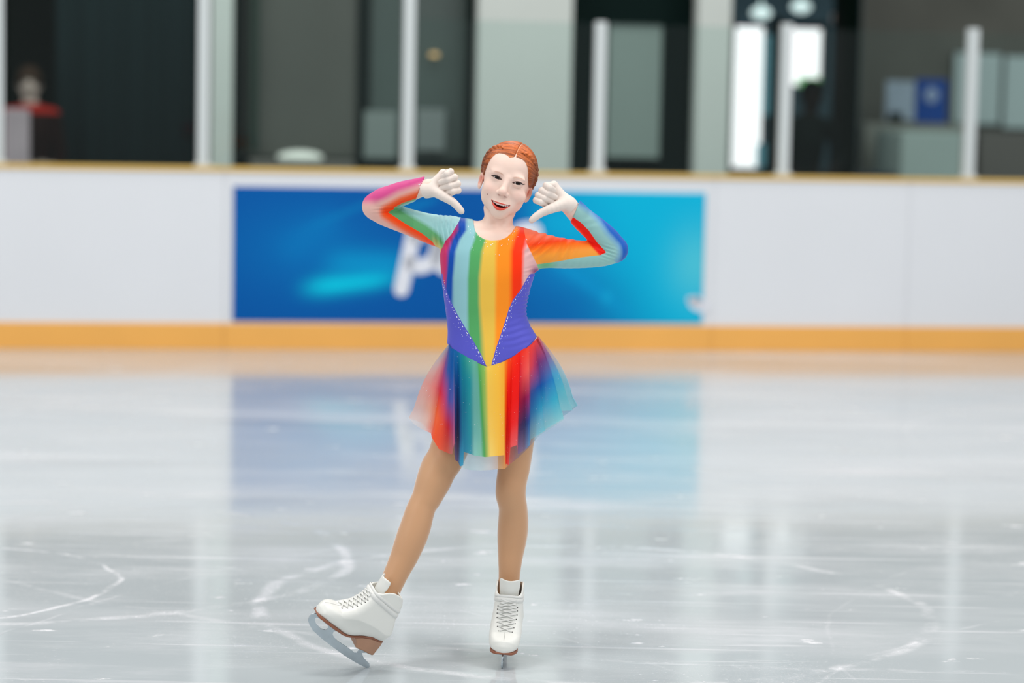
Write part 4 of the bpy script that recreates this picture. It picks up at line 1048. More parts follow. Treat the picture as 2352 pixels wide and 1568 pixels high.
# top x,y ; bottom x,y (crop of the photo) ; depth at hem ; sideways bulge ; sheer top, sheer bottom ; five colours down the rib
RB = [
 ((552, 40), (90, 880), .00, -58, .45, .72, cols((110, 160, 190), (186, 190, 200), (240, 150, 135), (246, 176, 150), (244, 214, 202))),
 ((548, 46), (150, 950), -.03, -45, .40, .70, cols((100, 150, 184), (190, 172, 182), (244, 140, 118), (250, 176, 146), (246, 222, 212))),
 ((548, 52), (250, 1010), -.05, -30, .30, .62, cols((60, 120, 170), (196, 120, 140), (238, 90, 70), (252, 150, 96), (246, 200, 180))),
 ((550, 60), (340, 1050), -.075, -18, .12, .30, cols((20, 96, 160), (170, 70, 120), (206, 16, 48), (255, 110, 40), (250, 100, 50))),
 ((556, 66), (352, 1100), -.095, -10, .04, .06, cols((0, 86, 156), (120, 70, 140), (206, 16, 48), (255, 96, 30), (240, 78, 34))),
 ((566, 78), (430, 1228), -.115, -4, .04, .16, cols((0, 90, 160), (40, 84, 160), (190, 60, 110), (244, 80, 50), (236, 76, 48))),
 ((580, 90), (520, 1270), -.122, 0, .04, .28, cols((0, 92, 160), (10, 84, 166), (70, 84, 172), (206, 6, 50), (220, 80, 66))),
 ((592, 100), (580, 1292), -.135, 0, .04, .30, cols((0, 92, 160), (20, 96, 176), (84, 96, 180), (176, 60, 120), (196, 110, 110))),
 ((600, 104), (606, 1160), -.150, 0, .04, .12, cols((0, 96, 160), (60, 110, 170), (130, 110, 176), (176, 104, 160), (214, 110, 140))),
 ((612, 112), (612, 1350), -.138, 0, .03, .30, cols((0, 96, 156), (0, 84, 150), (30, 80, 156), (20, 50, 120), (110, 96, 160))),
 ((640, 130), (650, 1375), -.130, 0, .02, .20, cols((0, 100, 152), (0, 80, 146), (0, 52, 110), (0, 30, 84), (70, 64, 130))),
 ((668, 148), (668, 1425), -.160, 0, .04, .12, cols((0, 116, 146), (0, 96, 146), (0, 70, 124), (0, 70, 124), (20, 140, 180))),
 ((700, 166), (706, 1412), -.158, 0, .05, .15, cols((10, 130, 136), (0, 116, 140), (0, 110, 140), (0, 116, 150), (20, 146, 184))),
 ((712, 172), (712, 1262), -.150, 0, .05, .10, cols((20, 132, 130), (0, 116, 140), (0, 104, 136), (0, 110, 146), (0, 118, 156))),
 ((780, 212), (790, 1285), -.156, 0, .06, .10, cols((70, 160, 140), (20, 140, 150), (30, 140, 150), (20, 140, 156), (20, 138, 162))),
 ((830, 234), (830, 1302), -.166, 0, .08, .12, cols((96, 172, 150), (96, 166, 160), (96, 166, 160), (100, 172, 168), (128, 190, 180))),
 ((862, 250), (905, 1312), -.172, 0, .08, .12, cols((90, 166, 130), (96, 166, 150), (96, 166, 150), (104, 172, 160), (120, 184, 160))),
 ((880, 262), (945, 1318), -.166, 0, .04, .06, cols((84, 166, 84), (72, 156, 80), (72, 156, 80), (72, 156, 84), (76, 160, 84))),
 ((935, 288), (975, 1318), -.172, 0, .04, .06, cols((120, 178, 84), (140, 176, 84), (150, 180, 90), (150, 180, 90), (160, 186, 90))),
 ((985, 300), (1010, 1314), -.176, 0, .05, .08, cols((232, 196, 78), (234, 190, 78), (234, 190, 78), (236, 194, 84), (240, 204, 100))),
 ((1090, 268), (1100, 1304), -.176, 0, .03, .05, cols((244, 186, 62), (242, 184, 64), (242, 184, 64), (242, 184, 66), (244, 186, 68))),
 ((1160, 240), (1170, 1298), -.172, 0, .03, .06, cols((252, 166, 50), (250, 170, 52), (248, 172, 56), (248, 172, 60), (248, 170, 70))),
 ((1182, 230), (1176, 1450), -.176, 0, .02, .20, cols((255, 120, 14), (255, 110, 10), (255, 100, 8), (255, 100, 12), (252, 160, 84))),
 ((1212, 214), (1186, 1395), -.152, 0, .02, .10, cols((255, 72, 4), (250, 26, 4), (244, 10, 4), (240, 8, 8), (232, 24, 40))),
 ((1238, 200), (1218, 1408), -.160, 0, .02, .22, cols((255, 60, 4), (244, 16, 6), (238, 6, 10), (232, 6, 20), (244, 84, 90))),
 ((1262, 186), (1236, 1212), -.166, 0, .02, .16, cols((255, 44, 4), (252, 20, 6), (252, 14, 6), (248, 22, 22), (248, 84, 84))),
 ((1345, 130), (1312, 1185), -.158, 0, .02, .22, cols((255, 18, 4), (255, 20, 10), (252, 20, 14), (250, 40, 40), (244, 96, 100))),
 ((1350, 126), (1322, 1290), -.140, 0, .02, .34, cols((255, 40, 20), (226, 36, 60), (170, 12, 60), (70, 30, 90), (120, 100, 150))),
 ((1395, 92), (1380, 1250), -.128, 0, .02, .36, cols((255, 50, 26), (240, 80, 80), (150, 14, 70), (0, 34, 100), (130, 110, 150))),
 ((1440, 60), (1450, 1190), -.140, 0, .02, .30, cols((255, 60, 40), (244, 96, 90), (160, 40, 100), (0, 70, 150), (70, 150, 200))),
 ((1462, 44), (1468, 1120), -.112, 4, .05, .50, cols((250, 60, 50), (220, 70, 90), (50, 80, 160), (0, 120, 184), (120, 180, 196))),
 ((1500, 14), (1620, 1025), -.096, 10, .04, .34, cols((248, 70, 60), (150, 40, 100), (10, 80, 166), (0, 160, 200), (90, 186, 200))),
 ((1512, 4), (1640, 1000), -.070, 16, .04, .36, cols((240, 74, 70), (120, 50, 120), (0, 90, 174), (0, 166, 206), (120, 196, 204))),
 ((1540, -18), (1836, 888), -.055, 26, .05, .34, cols((230, 80, 80), (110, 60, 130), (0, 120, 188), (30, 170, 196), (116, 190, 196))),
 ((1543, -30), (1820, 800), -.030, 34, .08, .38, cols((214, 84, 90), (120, 80, 150), (0, 150, 200), (50, 176, 196), (130, 196, 200))),
 ((1545, -38), (1938, 795), -.015, 40, .12, .42, cols((196, 96, 100), (120, 100, 160), (10, 160, 204), (60, 180, 194), (120, 190, 196))),
 ((1548, -40), (1930, 770), .010, 52, .40, .56, cols((190, 120, 110), (190, 170, 176), (120, 190, 210), (84, 186, 200), (130, 196, 200))),
 ((1550, -42), (1997, 740), .030, 62, .45, .52, cols((186, 140, 130), (190, 180, 184), (150, 196, 214), (90, 186, 204), (116, 190, 196)))]
def rib_cloth(ribs, name, sub=5, rows=26, topdep=None, wob=0.0, seed=0, sharp=True):
    V, Cc, Sh = [], [], []
    n = len(ribs); cn = 5
    rng = np.random.RandomState(seed)
    def pt(rb, t):
        (x0, y0), (x1, y1), dep, bul, s0, s1, cs = rb[:7]
        X_ = x0+(x1-x0)*t+bul*math.sin(PI*min(t*1.15, 1))**1.0; Y_ = y0+(y1-y0)*t
        dtop = topdep(x0, y0) if len(rb) < 8 else rb[7]
        dd = dtop+(dep-dtop)*(t**0.75)
        p = P(*c5(X_, Y_), dd); tt = t*(cn-1); i = min(int(tt), cn-2); c = cs[i]*(1-tt+i)+cs[i+1]*(tt-i)
        return p, c, s0+(s1-s0)*t**1.6
    cols_n = (n-1)*sub+1
    for r in range(rows+1):
        t = r/rows; base = [pt(rb, t) for rb in ribs]
        for c in range(cols_n):
            i = min(c//sub, n-2); f = (c-i*sub)/sub
            a, b = base[i], base[i+1]
            g = f*f*(3-2*f)*0.5+f*0.5
            V.append(a[0]*(1-f)+b[0]*f if sharp else a[0]*(1-g)+b[0]*g); Cc.append(a[1]*(1-g)+b[1]*g); Sh.append(a[2]*(1-f)+b[2]*f)
    idx = np.arange((rows+1)*cols_n).reshape(rows+1, cols_n)
    Q = np.stack([idx[:-1, :-1], idx[1:, :-1], idx[1:, 1:], idx[:-1, 1:]], -1).reshape(-1, 4)
    V = np.array(V)
    me = fast_mesh(name, V-np.array(skater.location), Q); set_col(me, 'col', np.array(Cc)); set_f(me, 'sheer', np.array(Sh))
    return me, V, Q
def front_dep(x, y):                            # depth of the bodice hem there
    X_, Y_ = c5(x, y); h = hit(bv_dress, min(max(X_, 1033), 1232), Y_-5)
    return (h[0].y-YG-.001) if h[0] is not None else -.02
me, Vs, Qs = rib_cloth(RB, 'skirt', topdep=lambda x, y: min(front_dep(x, y), .01))
skirt = link('skirt', me, M_sheer, skater, smooth=True)
bv_skirt = bvh_of(Vs, Qs)
# pale under layer showing below the front and back panel with the warm corner at the right
def ring(defs): return defs
UN = [((560, 80), (600, 1290), -.10, 0, .4, .6, cols((60, 120, 160),)*0+cols((60, 110, 160), (90, 120, 160), (110, 110, 160), (120, 110, 160), (130, 120, 160)), -.03),
 ((700, 176), (690, 1440), -.13, 0, .4, .55, cols((120, 170, 180), (150, 190, 196), (180, 206, 208), (190, 216, 216), (190, 222, 222)), -.05),
 ((780, 216), (780, 1465), -.135, 0, .3, .50, cols((120, 170, 180), (150, 190, 196), (180, 206, 208), (190, 216, 216), (190, 222, 222)), -.06),
 ((900, 262), (900, 1472), -.140, 0, .3, .48, cols((140, 180, 180), (160, 196, 196), (190, 210, 206), (204, 224, 220), (206, 226, 224)), -.06),
 ((1000, 290), (1000, 1466), -.140, 0, .3, .42, cols((200, 190, 160), (210, 200, 180), (216, 212, 200), (222, 222, 214), (226, 226, 220)), -.06),
 ((1100, 262), (1120, 1452), -.140, 0, .3, .40, cols((230, 200, 150), (230, 206, 170), (236, 214, 190), (240, 206, 170), (250, 190, 140)), -.06),
 ((1180, 226), (1176, 1450), -.140, 0, .3, .30, cols((240, 170, 110), (240, 160, 100), (244, 160, 96), (250, 164, 90), (250, 170, 100)), -.06),
 ((1300, 150), (1230, 1400), -.12, 0, .3, .45, cols((220, 60, 60), (210, 60, 70), (190, 70, 90), (180, 90, 110), (200, 100, 110)), -.05),
 ((1340, 130), (1320, 1330), -.10, 0, .3, .50, cols((190, 60, 80), (160, 60, 100), (120, 70, 120), (110, 90, 130), (120, 110, 140)), -.04),
 ((1440, 60), (1440, 1215), -.09, 0, .3, .48, cols((190, 60, 90), (120, 60, 120), (60, 80, 150), (60, 110, 170), (100, 120, 160)), -.02),
 ((1500, 10), (1560, 1080), -.07, 8, .4, .62, cols((170, 70, 100), (90, 70, 130), (40, 110, 170), (90, 170, 190), (150, 200, 204)), -.01),
 ((1550, -20), (1840, 900), -.02, 30, .4, .62, cols((150, 90, 110), (100, 90, 150), (40, 140, 190), (110, 180, 196), (160, 206, 208)), .0)]
me, Vu, Qu = rib_cloth(UN, 'under_skirt', rows=18, sub=4)
o_under = link('under_skirt', me, M_sheer, skater, smooth=True); o_under['label'] = 'pale sheer under layer of the skirt'
BK = []
for i in range(19):
    f = i/18; xa = 1550-998*f; ya = -42+82*f+20*math.sin(PI*f)
    xb = 1990-1900*f; yb = 740+140*f+330*math.sin(PI*f)**0.8
    if i % 2: yb -= 25; xb += 30
    dd = .03+.13*math.sin(PI*f)+(.014 if i % 2 else -.014)
    hue = [lin(90, 180, 200), lin(250, 150, 110), lin(240, 160, 90), lin(230, 90, 70), lin(90, 120, 180), lin(240, 140, 100), lin(244, 190, 170)][min(int(f*7), 6)]
    top = lin(180, 90, 110); BK.append(((xa, ya), (xb, yb), dd, 60*math.cos(PI*f), .45, .62, [top*(1-q)+hue*q for q in (0, .4, .8, 1, 1)], .03+.05*math.sin(PI*f)))
me, Vb, Qb = rib_cloth(BK, 'back_skirt', rows=16, sub=3)
o_back = link('back_panel', me, M_sheer, skater, smooth=True); o_back['label'] = 'back panel of the rainbow skirt'
# little glitter stones on the skirt
rs = random.Random(23); bm = bmesh.new(); cnt = 0
while cnt < 150:
    X_ = rs.uniform(200, 1900); Y_ = rs.uniform(60, 1280); h = hit(bv_skirt, *c5(X_, Y_))
    if h[0] is None: continue
    cnt += 1; nrm = h[1] if h[1].y < 0 else -h[1]; r_ = .0011 if rs.random() < .07 else rs.uniform(.0003, .0006)
    stone_bm(bm, h[0]-sk_loc+nrm*.0005, nrm, r_)
tag(bm_obj('glitter_stones', bm, M_stone, skirt), kind='stuff')
# matching purple waist seam cord
pts = []
for i in range(len(hem[2:-1])*5):
    f = i/5; k = min(int(f), len(hem[2:-1])-2); g = f-k
    if f > len(hem[2:-1])-1: break
    x_ = hem[2+k][0]*(1-g)+hem[3+k][0]*g; y_ = hem[2+k][1]*(1-g)+hem[3+k][1]*g
    h = hit(bv_dress, min(max(x_, 1034), 1231), y_-2.5)
    if h[0] is not None: q = P(x_, y_, h[0].y-YG-.0006); pts.append(q-np.array(skater.location))
Vt, Ft = tube_mesh(pts, .0011, 6); link('waist_seam', mesh_from('waist_seam', Vt, Ft), mat('seam_purple', lin(58, 52, 140), 0.5), dress, smooth=True)
# ------------------------------------------------------------------ hair: centre parting, braided sides
def hair_line(ax, y):
    zf = np.interp(ax.ravel() if ax.ndim else ax, [0, .010, .022, .034, .044, .0515, .0575, .061, .066, .072, .09], [.0625, .0665, .0675, .0655, .0595, .048, .032, .014, -.004, -.012, -.02]).reshape(ax.shape)
    b = np.clip((y-(-.012))/.045, 0, 1); b = b*b*(3-2*b)
    return zf*(1-b)+(-.050)*b
HS = .0011
Hf = Field(np.arange(-.104, .086, HS), np.arange(-.100, .120, HS), np.arange(-.075, .125, HS))
def hair_d(x, y, z):
    xs_ = x+HX
    base = skull_d(x, y, z)
    base = smin(base, ell_d(x, y, z, (-HX, -.004, -.020), (.0630, .062, .055)), .02)
    ab = z-hair_line(np.abs(xs_)+0*z+0*y, y+0*x+0*z)
    lift = .0004+.0060*np.clip(ab/.030, 0, 1)**0.8
    # strands sweep from the parting out to the sides and back
    an = np.arctan2(z-.02, y-.03+0*z)
    st = (.00028*np.sin(an*150+18*np.sin(xs_*60))+.0002*np.sin(an*210+9*np.sin(xs_*90)+1.3))
    part = .0034*np.exp(-((xs_-.0132)/.0022)**2)*(z > .05)*np.clip((.03-y)/.02, 0, 1)
    d = base-lift+st+part
    return smax(d, -ab*.9, .0012)
Hf.op(hair_d, [-.2]*3, [.2]*3)
def surf(x, y, z, out=.008):                     # push a direction onto the head shape
    v = np.array([x+HX, y-.012, z-.026]); s = 1/math.sqrt((v[0]/.0700)**2+(v[1]/.089)**2+(v[2]/.0755)**2)
    p = v*s+np.array([-HX, .012, .026]); return p+v/np.linalg.norm(v)*out
braids = []
for sx in (-1, 1):
    path = [(.030, -.052, .088), (.046, -.036, .088), (.060, -.022, .075), (.0700, -.010, .058), (.0745, -.002, .038), (.0765, .004, .018), (.0760, .010, -.002), (.070, .022, -.024), (.056, .045, -.042), (.03, .07, -.05)]
    pp = [surf(sx*a*.965-HX, b, c, .0036) for a, b, c in path]
    pd, _ = dens(pp, [0]*len(pp), 6)
    n = len(pd); step = 2
    for i in range(0, n-5, step):
        t = pd[min(i+1, n-1)]-pd[i]; t /= np.linalg.norm(t); nr = pd[i]-np.array([-HX, .012, .02]); nr /= np.linalg.norm(nr); sd_ = np.cross(t, nr)
        tp = min(1, .35+.65*i/9); w = .0066*tp; sgn = 1 if (i//step) % 2 else -1
        a = pd[i]+sd_*sgn*w; m = pd[min(i+2, n-1)]+nr*.0030+sd_*sgn*w*.35; e = pd[min(i+5, n-1)]-sd_*sgn*w*.30-nr*.0015
        Hf.limb(*dens([a, m, e], [.0026*tp, .0050*tp, .0028*tp], 3), k=.0014)
Vh, Qh = Hf.mesh(); print('hair verts', len(Vh))
Vh = relax(Vh, Qh, 1, .3)
def hair_material():
    m = attr_mat('ginger_hair', 0.40, spec=0.3); n = m.node_tree.nodes; l = m.node_tree.links
    tc = n.new('ShaderNodeAttribute'); tc.attribute_name = 'sc'
    nt = n.new('ShaderNodeTexNoise'); nt.inputs['Scale'].default_value = 1.0; nt.inputs['Detail'].default_value = 4; l.new(tc.outputs['Vector'], nt.inputs['Vector'])
    mx = n.new('ShaderNodeMix'); mx.data_type = 'RGBA'; mx.blend_type = 'MULTIPLY'; mx.inputs['Factor'].default_value = 1.0
    cr = n.new('ShaderNodeValToRGB'); cr.color_ramp.elements[0].position = .30; cr.color_ramp.elements[0].color = (.40, .30, .26, 1); cr.color_ramp.elements[1].position = .62; cr.color_ramp.elements[1].color = (1.35, 1.22, 1.0, 1)
    l.new(nt.outputs['Fac'], cr.inputs[0]); b = n['Principled BSDF']; src = b.inputs['Base Color'].links[0].from_socket
    l.new(src, mx.inputs['A']); l.new(cr.outputs[0], mx.inputs['B']); l.new(mx.outputs['Result'], b.inputs['Base Color'])
    bp = n.new('ShaderNodeBump'); bp.inputs['Strength'].default_value = 0.5; bp.inputs['Distance'].default_value = .001; l.new(nt.outputs['Fac'], bp.inputs['Height']); l.new(bp.outputs['Normal'], b.inputs['Normal'])
    return m
x, y, z = Vh[:, 0], Vh[:, 1], Vh[:, 2]
an = np.arctan2(z-.02, y-.03)
hc = np.broadcast_to(lin(184, 98, 46), Vh.shape).copy()
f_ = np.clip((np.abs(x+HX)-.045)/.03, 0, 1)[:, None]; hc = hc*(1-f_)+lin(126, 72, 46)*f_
pm = np.exp(-((x+HX-.0132)/.0011)**2)*(z > .055)*(y < .02); hc = hc*(1-pm[:, None])+lin(226, 180, 156)*pm[:, None]
_ab = z-hair_line(np.abs(x+HX), y); ed = np.exp(-np.clip(_ab, 0, 1)/.0035)*(y < .0)*.55; hc = hc*(1-ed[:, None])+lin(226, 172, 140)*ed[:, None]
Vhw = to_world(Vh, HO, HM)
me = fast_mesh('hair', Vhw-np.array(skater.location), Qh); set_col(me, 'col', hc)
set_col(me, 'sc', np.stack([an*26, x*14+y*8, z*6], -1))
hair = link('hair', me, hair_material(), skater, smooth=True); hair['label'] = 'ginger hair parted in the middle and braided back'

# ------------------------------------------------------------------ gloves
M_glove = mat('cream_glove', lin(223, 209, 199), 0.62, sheen=0.2, bump=(900, 0.10, .0004))
for key, h in HANDS.items():
    cx_, cy_ = (1018, 437) if key == 'L' else (1268, 465)
    c = P(cx_, cy_, -.02); gs = .0013
    G = Field(np.arange(c[0]-.078, c[0]+.078, gs), np.arange(YG-.085, YG+.035, gs), np.arange(c[2]-.072, c[2]+.072, gs))
    hand_field(G, h, 0.0)
    # cuff down over the wrist
    if key == 'L': G.limb([P(978, 437, -.004), P(974, 433, .004)], [.0205, .0210], .006)
    else: G.limb([P(1306, 470, -.004), P(1313, 478, .004)], [.0212, .0215], .006)
    if key == 'L': pt, nr = P(968, 430, .002), P(1010, 420, -.01)-P(968, 436, .004)
    else: pt, nr = P(1314, 480, .0), P(1280, 450, -.01)-P(1314, 480, .0)
    nr = nr/np.linalg.norm(nr)
    G.op(lambda X, Y, Z: ((X-f32(pt[0]))*f32(nr[0])+(Y-f32(pt[1]))*f32(nr[1])+(Z-f32(pt[2]))*f32(nr[2])), [c[0]-.09, YG-.1, c[2]-.09], [c[0]+.09, YG+.05, c[2]+.09], mode='sub', k=.0012)
    Vg, Qg = G.mesh(); Vg = relax(Vg, Qg, 1, .3)
    o = link('glove', fast_mesh('glove', Vg-np.array(skater.location), Qg), M_glove, skater, smooth=True)
# ------------------------------------------------------------------ figure skates
YAW_F = math.radians(25); KF = PXM/6.03
def b2(x, y):
    dx, dy = x-900, y-1475; return ((-dx*.746-dy*.666)*KF/math.cos(YAW_F), (dx*.666-dy*.746)*KF)
def poly_sd(x, z, pts):
    pts = np.array(pts, dtype=f32); d = None; inside = None
    n = len(pts); s = np.ones(np.broadcast(x, z).shape, dtype=f32); best = np.full(s.shape, 1e9, dtype=f32)
    for i in range(n):
        a, b = pts[i], pts[(i+1) % n]; e = b-a; wx, wz = x-a[0], z-a[1]
        t = np.clip((wx*e[0]+wz*e[1])/(e[0]**2+e[1]**2+1e-12), 0, 1); best = np.minimum(best, (wx-e[0]*t)**2+(wz-e[1]*t)**2)
        c1 = z >= a[1]; c2_ = z < b[1]; c3_ = e[0]*wz > e[1]*wx
        m = (c1 & c2_ & c3_) | (~c1 & ~c2_ & ~c3_); s = np.where(m, -s, s)
    return s*np.sqrt(best)
prof = [b2(*p) for p in [(262, 578), (272, 530), (300, 488), (370, 458), (450, 480), (560, 522), (650, 512), (750, 490), (830, 450), (900, 405), (960, 350), (1000, 300), (1080, 180), (1150, 60), (1290, 140), (1440, 330),
        (1390, 430), (1378, 520), (1330, 620), (1290, 690), (1262, 790), (1230, 900), (1190, 975), (1145, 1020), (1098, 1048), (960, 968), (830, 938), (720, 928), (650, 912), (580, 870), (480, 765), (330, 628)]]
XP = [-.02, .005, .015, .045, .09, .14, .18, .21, .230, .246, .25]; WP = [.0, .010, .020, .031, .030, .034, .0415, .0405, .033, .014, .0]
_xf = np.linspace(XP[0], XP[-1], 200); _wf = np.interp(_xf, XP, WP)
for _ in range(60): _wf[1:-1] = .25*_wf[:-2]+.5*_wf[1:-1]+.25*_wf[2:]
def half_w(x): return np.interp(x.ravel(), _xf, _wf).reshape(x.shape).astype(f32)
_zf = np.linspace(.03, .30, 150); _hf = np.interp(_zf, [.03, .10, .14, .17, .20, .24, .30], [.0440, .0440, .0400, .0375, .0375, .0380, .0380])
for _ in range(40): _hf[1:-1] = .25*_hf[:-2]+.5*_hf[1:-1]+.25*_hf[2:]
def half_z(z): return np.interp(z.ravel(), _zf, _hf).reshape(z.shape).astype(f32)
gs = .0016
K = Field(np.arange(-.02, .265, gs), np.arange(-.052, .053, gs), np.arange(.02, .262, gs))
def boot_d(X, Y, Z):
    d2 = poly_sd(X[:, :, :]+0*Z, Z+0*X, prof).astype(f32)
    wl = half_w(X)+0*Z+.03*np.clip((Z+0*X-.060)/.09, 0, 1)**2
    return smax(d2, np.abs(Y)-np.minimum(wl, half_z(Z)+0*X), .024)-.0012
K.op(boot_d, [-.1]*3, [.4]*3)
sh_a = np.array([.098, 0, .165]); sh_b = np.array([.118, 0, .26])
rim = sorted([b2(*p) for p in [(930, 330), (985, 292), (1030, 292), (1110, 296), (1190, 288), (1262, 300), (1330, 345), (1392, 432)]])
_rx = np.array([.02]+[p[0] for p in rim]+[.25]); _rz = np.array([rim[0][1]]+[p[1] for p in rim]+[.30])
print('rim', rim)
K.op(lambda X, Y, Z: np.interp(X.ravel(), _rx, _rz).reshape(X.shape).astype(f32)-Z+0*Y, [.03, -.06, .14], [.2, .06, .30], mode='sub', k=.003)
K.op(lambda X, Y, Z: np.maximum(boot_d(X, Y, Z)+.0050, f32(.183)-Z), [0, -.06, .16], [.2, .06, .27], mode='sub', k=.002)
# seam between ankle and vamp, tongue edge grooves
Vk, Qk = K.mesh(); Vk = relax(Vk, Qk, 1, .4); bvk = bvh_of(Vk, Qk); print('boot verts', len(Vk))
M_boot = mat('white_leather', lin(224, 224, 218), 0.42, spec=0.45, bump=(260, .08, .0005), noise=(18, .03))
M_sole = mat('brown_sole', lin(140, 86, 62), 0.45); M_heel = mat('heel_leather', lin(172, 130, 104), 0.5, noise=(30, .1)); M_steel = mat('blade_steel', lin(186, 196, 202), 0.26, metal=.85, noise=(40, .15))
M_lace = mat('white_lace', lin(218, 218, 214), 0.7); M_hole = mat('eyelet_dark', lin(40, 36, 34), 0.5); M_gap = mat('lining_tan', lin(150, 112, 86), 0.7)
boot_me = fast_mesh('skate_boot', Vk, Qk); boot_me.materials.append(M_boot); boot_me.polygons.foreach_set('use_smooth', np.ones(len(boot_me.polygons), dtype=bool))
def sdf_part(pts, wscale, m, name, rnd=.004, wmax=.05, g=.0014):
    pts = [b2(*p) for p in pts]; A = np.array(pts)
    Fd = Field(np.arange(A[:, 0].min()-.006, A[:, 0].max()+.006, g), np.arange(-.052, .053, g), np.arange(A[:, 1].min()-.006, A[:, 1].max()+.006, g))
    Fd.op(lambda X, Y, Z: smax(poly_sd(X+0*Z, Z+0*X, pts).astype(f32), np.abs(Y)-np.minimum(half_w(X)*wscale+0*Z, wmax), rnd), [-1]*3, [1]*3)
    V, Q = Fd.mesh(); V = relax(V, Q, 1, .4); me = fast_mesh(name, V, Q); me.materials.append(m); me.polygons.foreach_set('use_smooth', np.ones(len(me.polygons), dtype=bool)); return me
sole_me = sdf_part([(244, 572), (262, 566), (340, 620), (490, 755), (590, 862), (660, 904), (730, 916), (840, 924), (970, 952), (1108, 1042), (1100, 1058), (955, 976), (830, 945), (720, 938), (640, 920), (572, 884), (456, 780), (324, 656), (255, 604)], .95, M_sole, 'sole', .0012, g=.0010)
heel_me = sdf_part([(728, 940), (830, 946), (960, 978), (1104, 1056), (1090, 1095), (978, 1244), (955, 1240), (840, 1150), (765, 1112), (733, 1085), (745, 1010)], .90, M_heel, 'heel', .004)
blade_out = [(262, 605), (205, 612), (165, 640), (145, 700), (150, 730), (158, 745), (162, 775), (180, 800), (200, 850), (300, 965), (450, 1112), (600, 1252), (750, 1372), (900, 1475), (925, 1480), (945, 1460), (942, 1412), (882, 1340), (858, 1290), (848, 1240), (925, 1245), (918, 1222), (790, 1130), (775, 1136), (822, 1172),
             (812, 1200), (780, 1232), (740, 1225), (650, 1140), (540, 1048), (484, 985), (462, 930), (478, 888), (560, 896), (568, 880), (440, 765), (300, 640)]
blade_hole = [(232, 700), (240, 672), (262, 664), (296, 684), (400, 790), (412, 835), (372, 864), (310, 838), (252, 765)]
bm = poly_extrude([b2(*p) for p in blade_out], -.0021, .0021, holes=[[b2(*p) for p in blade_hole]])
blade_me = bpy.data.meshes.new('blade'); bm.to_mesh(blade_me); bm.free(); blade_me.materials.append(M_steel)
def plate_me(a, b, w, th, name):
    A, B_2 = np.array(b2(*a)), np.array(b2(*b)); d = B_2-A; L_ = np.linalg.norm(d); bm = bmesh.new(); box_bm(bm, 0, L_, -w, w, -th/2, th/2, .0015)
    bmesh.ops.rotate(bm, verts=bm.verts, matrix=Matrix.Rotation(-math.atan2(d[1], d[0]), 3, 'Y')); bmesh.ops.translate(bm, verts=bm.verts, vec=Vector((A[0], 0, A[1])))
    me = bpy.data.meshes.new(name); bm.to_mesh(me); bm.free(); me.materials.append(M_steel); return me
pl1 = plate_me((566, 894), (268, 622), .020, .0034, 'sole_plate'); pl2 = plate_me((940, 1240), (790, 1134), .014, .0034, 'heel_plate')
# laces over the instep
def on_boot(x, z, ang_dir, yv):
    """hit the boot front from outside at sideways offset yv"""
    d = Vector((-ang_dir[0], 0, -ang_dir[1])).normalized(); o = Vector((x, yv, z))-d*.08; h = bvk.ray_cast(o, d); return h
inst = [b2(*p) for p in [(575, 560), (640, 575), (705, 580), (770, 580), (835, 560), (895, 530), (945, 490), (985, 440), (1020, 385), (1060, 330)]]
eye = []
ndir = [(.60, .80), (.60, .80), (.62, .78), (.66, .75), (.72, .69), (.80, .60), (.88, .48), (.93, .36), (.95, .30), (.96, .26)]
hw = [.016, .0195, .022, .0235, .0245, .0245, .024, .0225, .021, .020]
lv, dots = [], []
def lace_pts(i, j, y0, y1, lift=.0012, n=11):
    pts = []
    for s in np.linspace(0, 1, n):
        x = inst[i][0]*(1-s)+inst[j][0]*s; z = inst[i][1]*(1-s)+inst[j][1]*s; d = (ndir[i][0]*(1-s)+ndir[j][0]*s, ndir[i][1]*(1-s)+ndir[j][1]*s); yv = y0*(1-s)+y1*s
        h = on_boot(x, z, d, yv)
        if h[0] is not None: pts.append(h[0]+h[1]*(lift+.0012*math.sin(PI*s)))
    return pts
lace_parts = []
for i in range(8):
    for sgn in (-1, 1):
        pts = lace_pts(i, i+1, sgn*hw[i], -sgn*hw[i+1], .0012 if sgn > 0 else .0020)
        if len(pts) > 3:
            Vt, Ft = tube_mesh(pts, .0019, 8); lace_parts.append((Vt, Ft))
for i in range(7):
    for sgn in (-1, 1):
        h = on_boot(inst[i][0], inst[i][1], ndir[i], sgn*(hw[i]+.0035))
        if h[0] is not None: dots.append((h[0], h[1]))
lace_me = mesh_from('laces', *join_vf(lace_parts)); lace_me.materials.append(M_lace); lace_me.polygons.foreach_set('use_smooth', np.ones(len(lace_me.polygons), dtype=bool))
bm = bmesh.new(); bmesh.ops.create_uvsphere(bm, u_segments=10, v_segments=6, radius=.0017, matrix=Matrix.Diagonal((1, 1, .5, 1))); eye_me = bpy.data.meshes.new('eyelet'); bm.to_mesh(eye_me); bm.free(); eye_me.materials.append(M_hole)
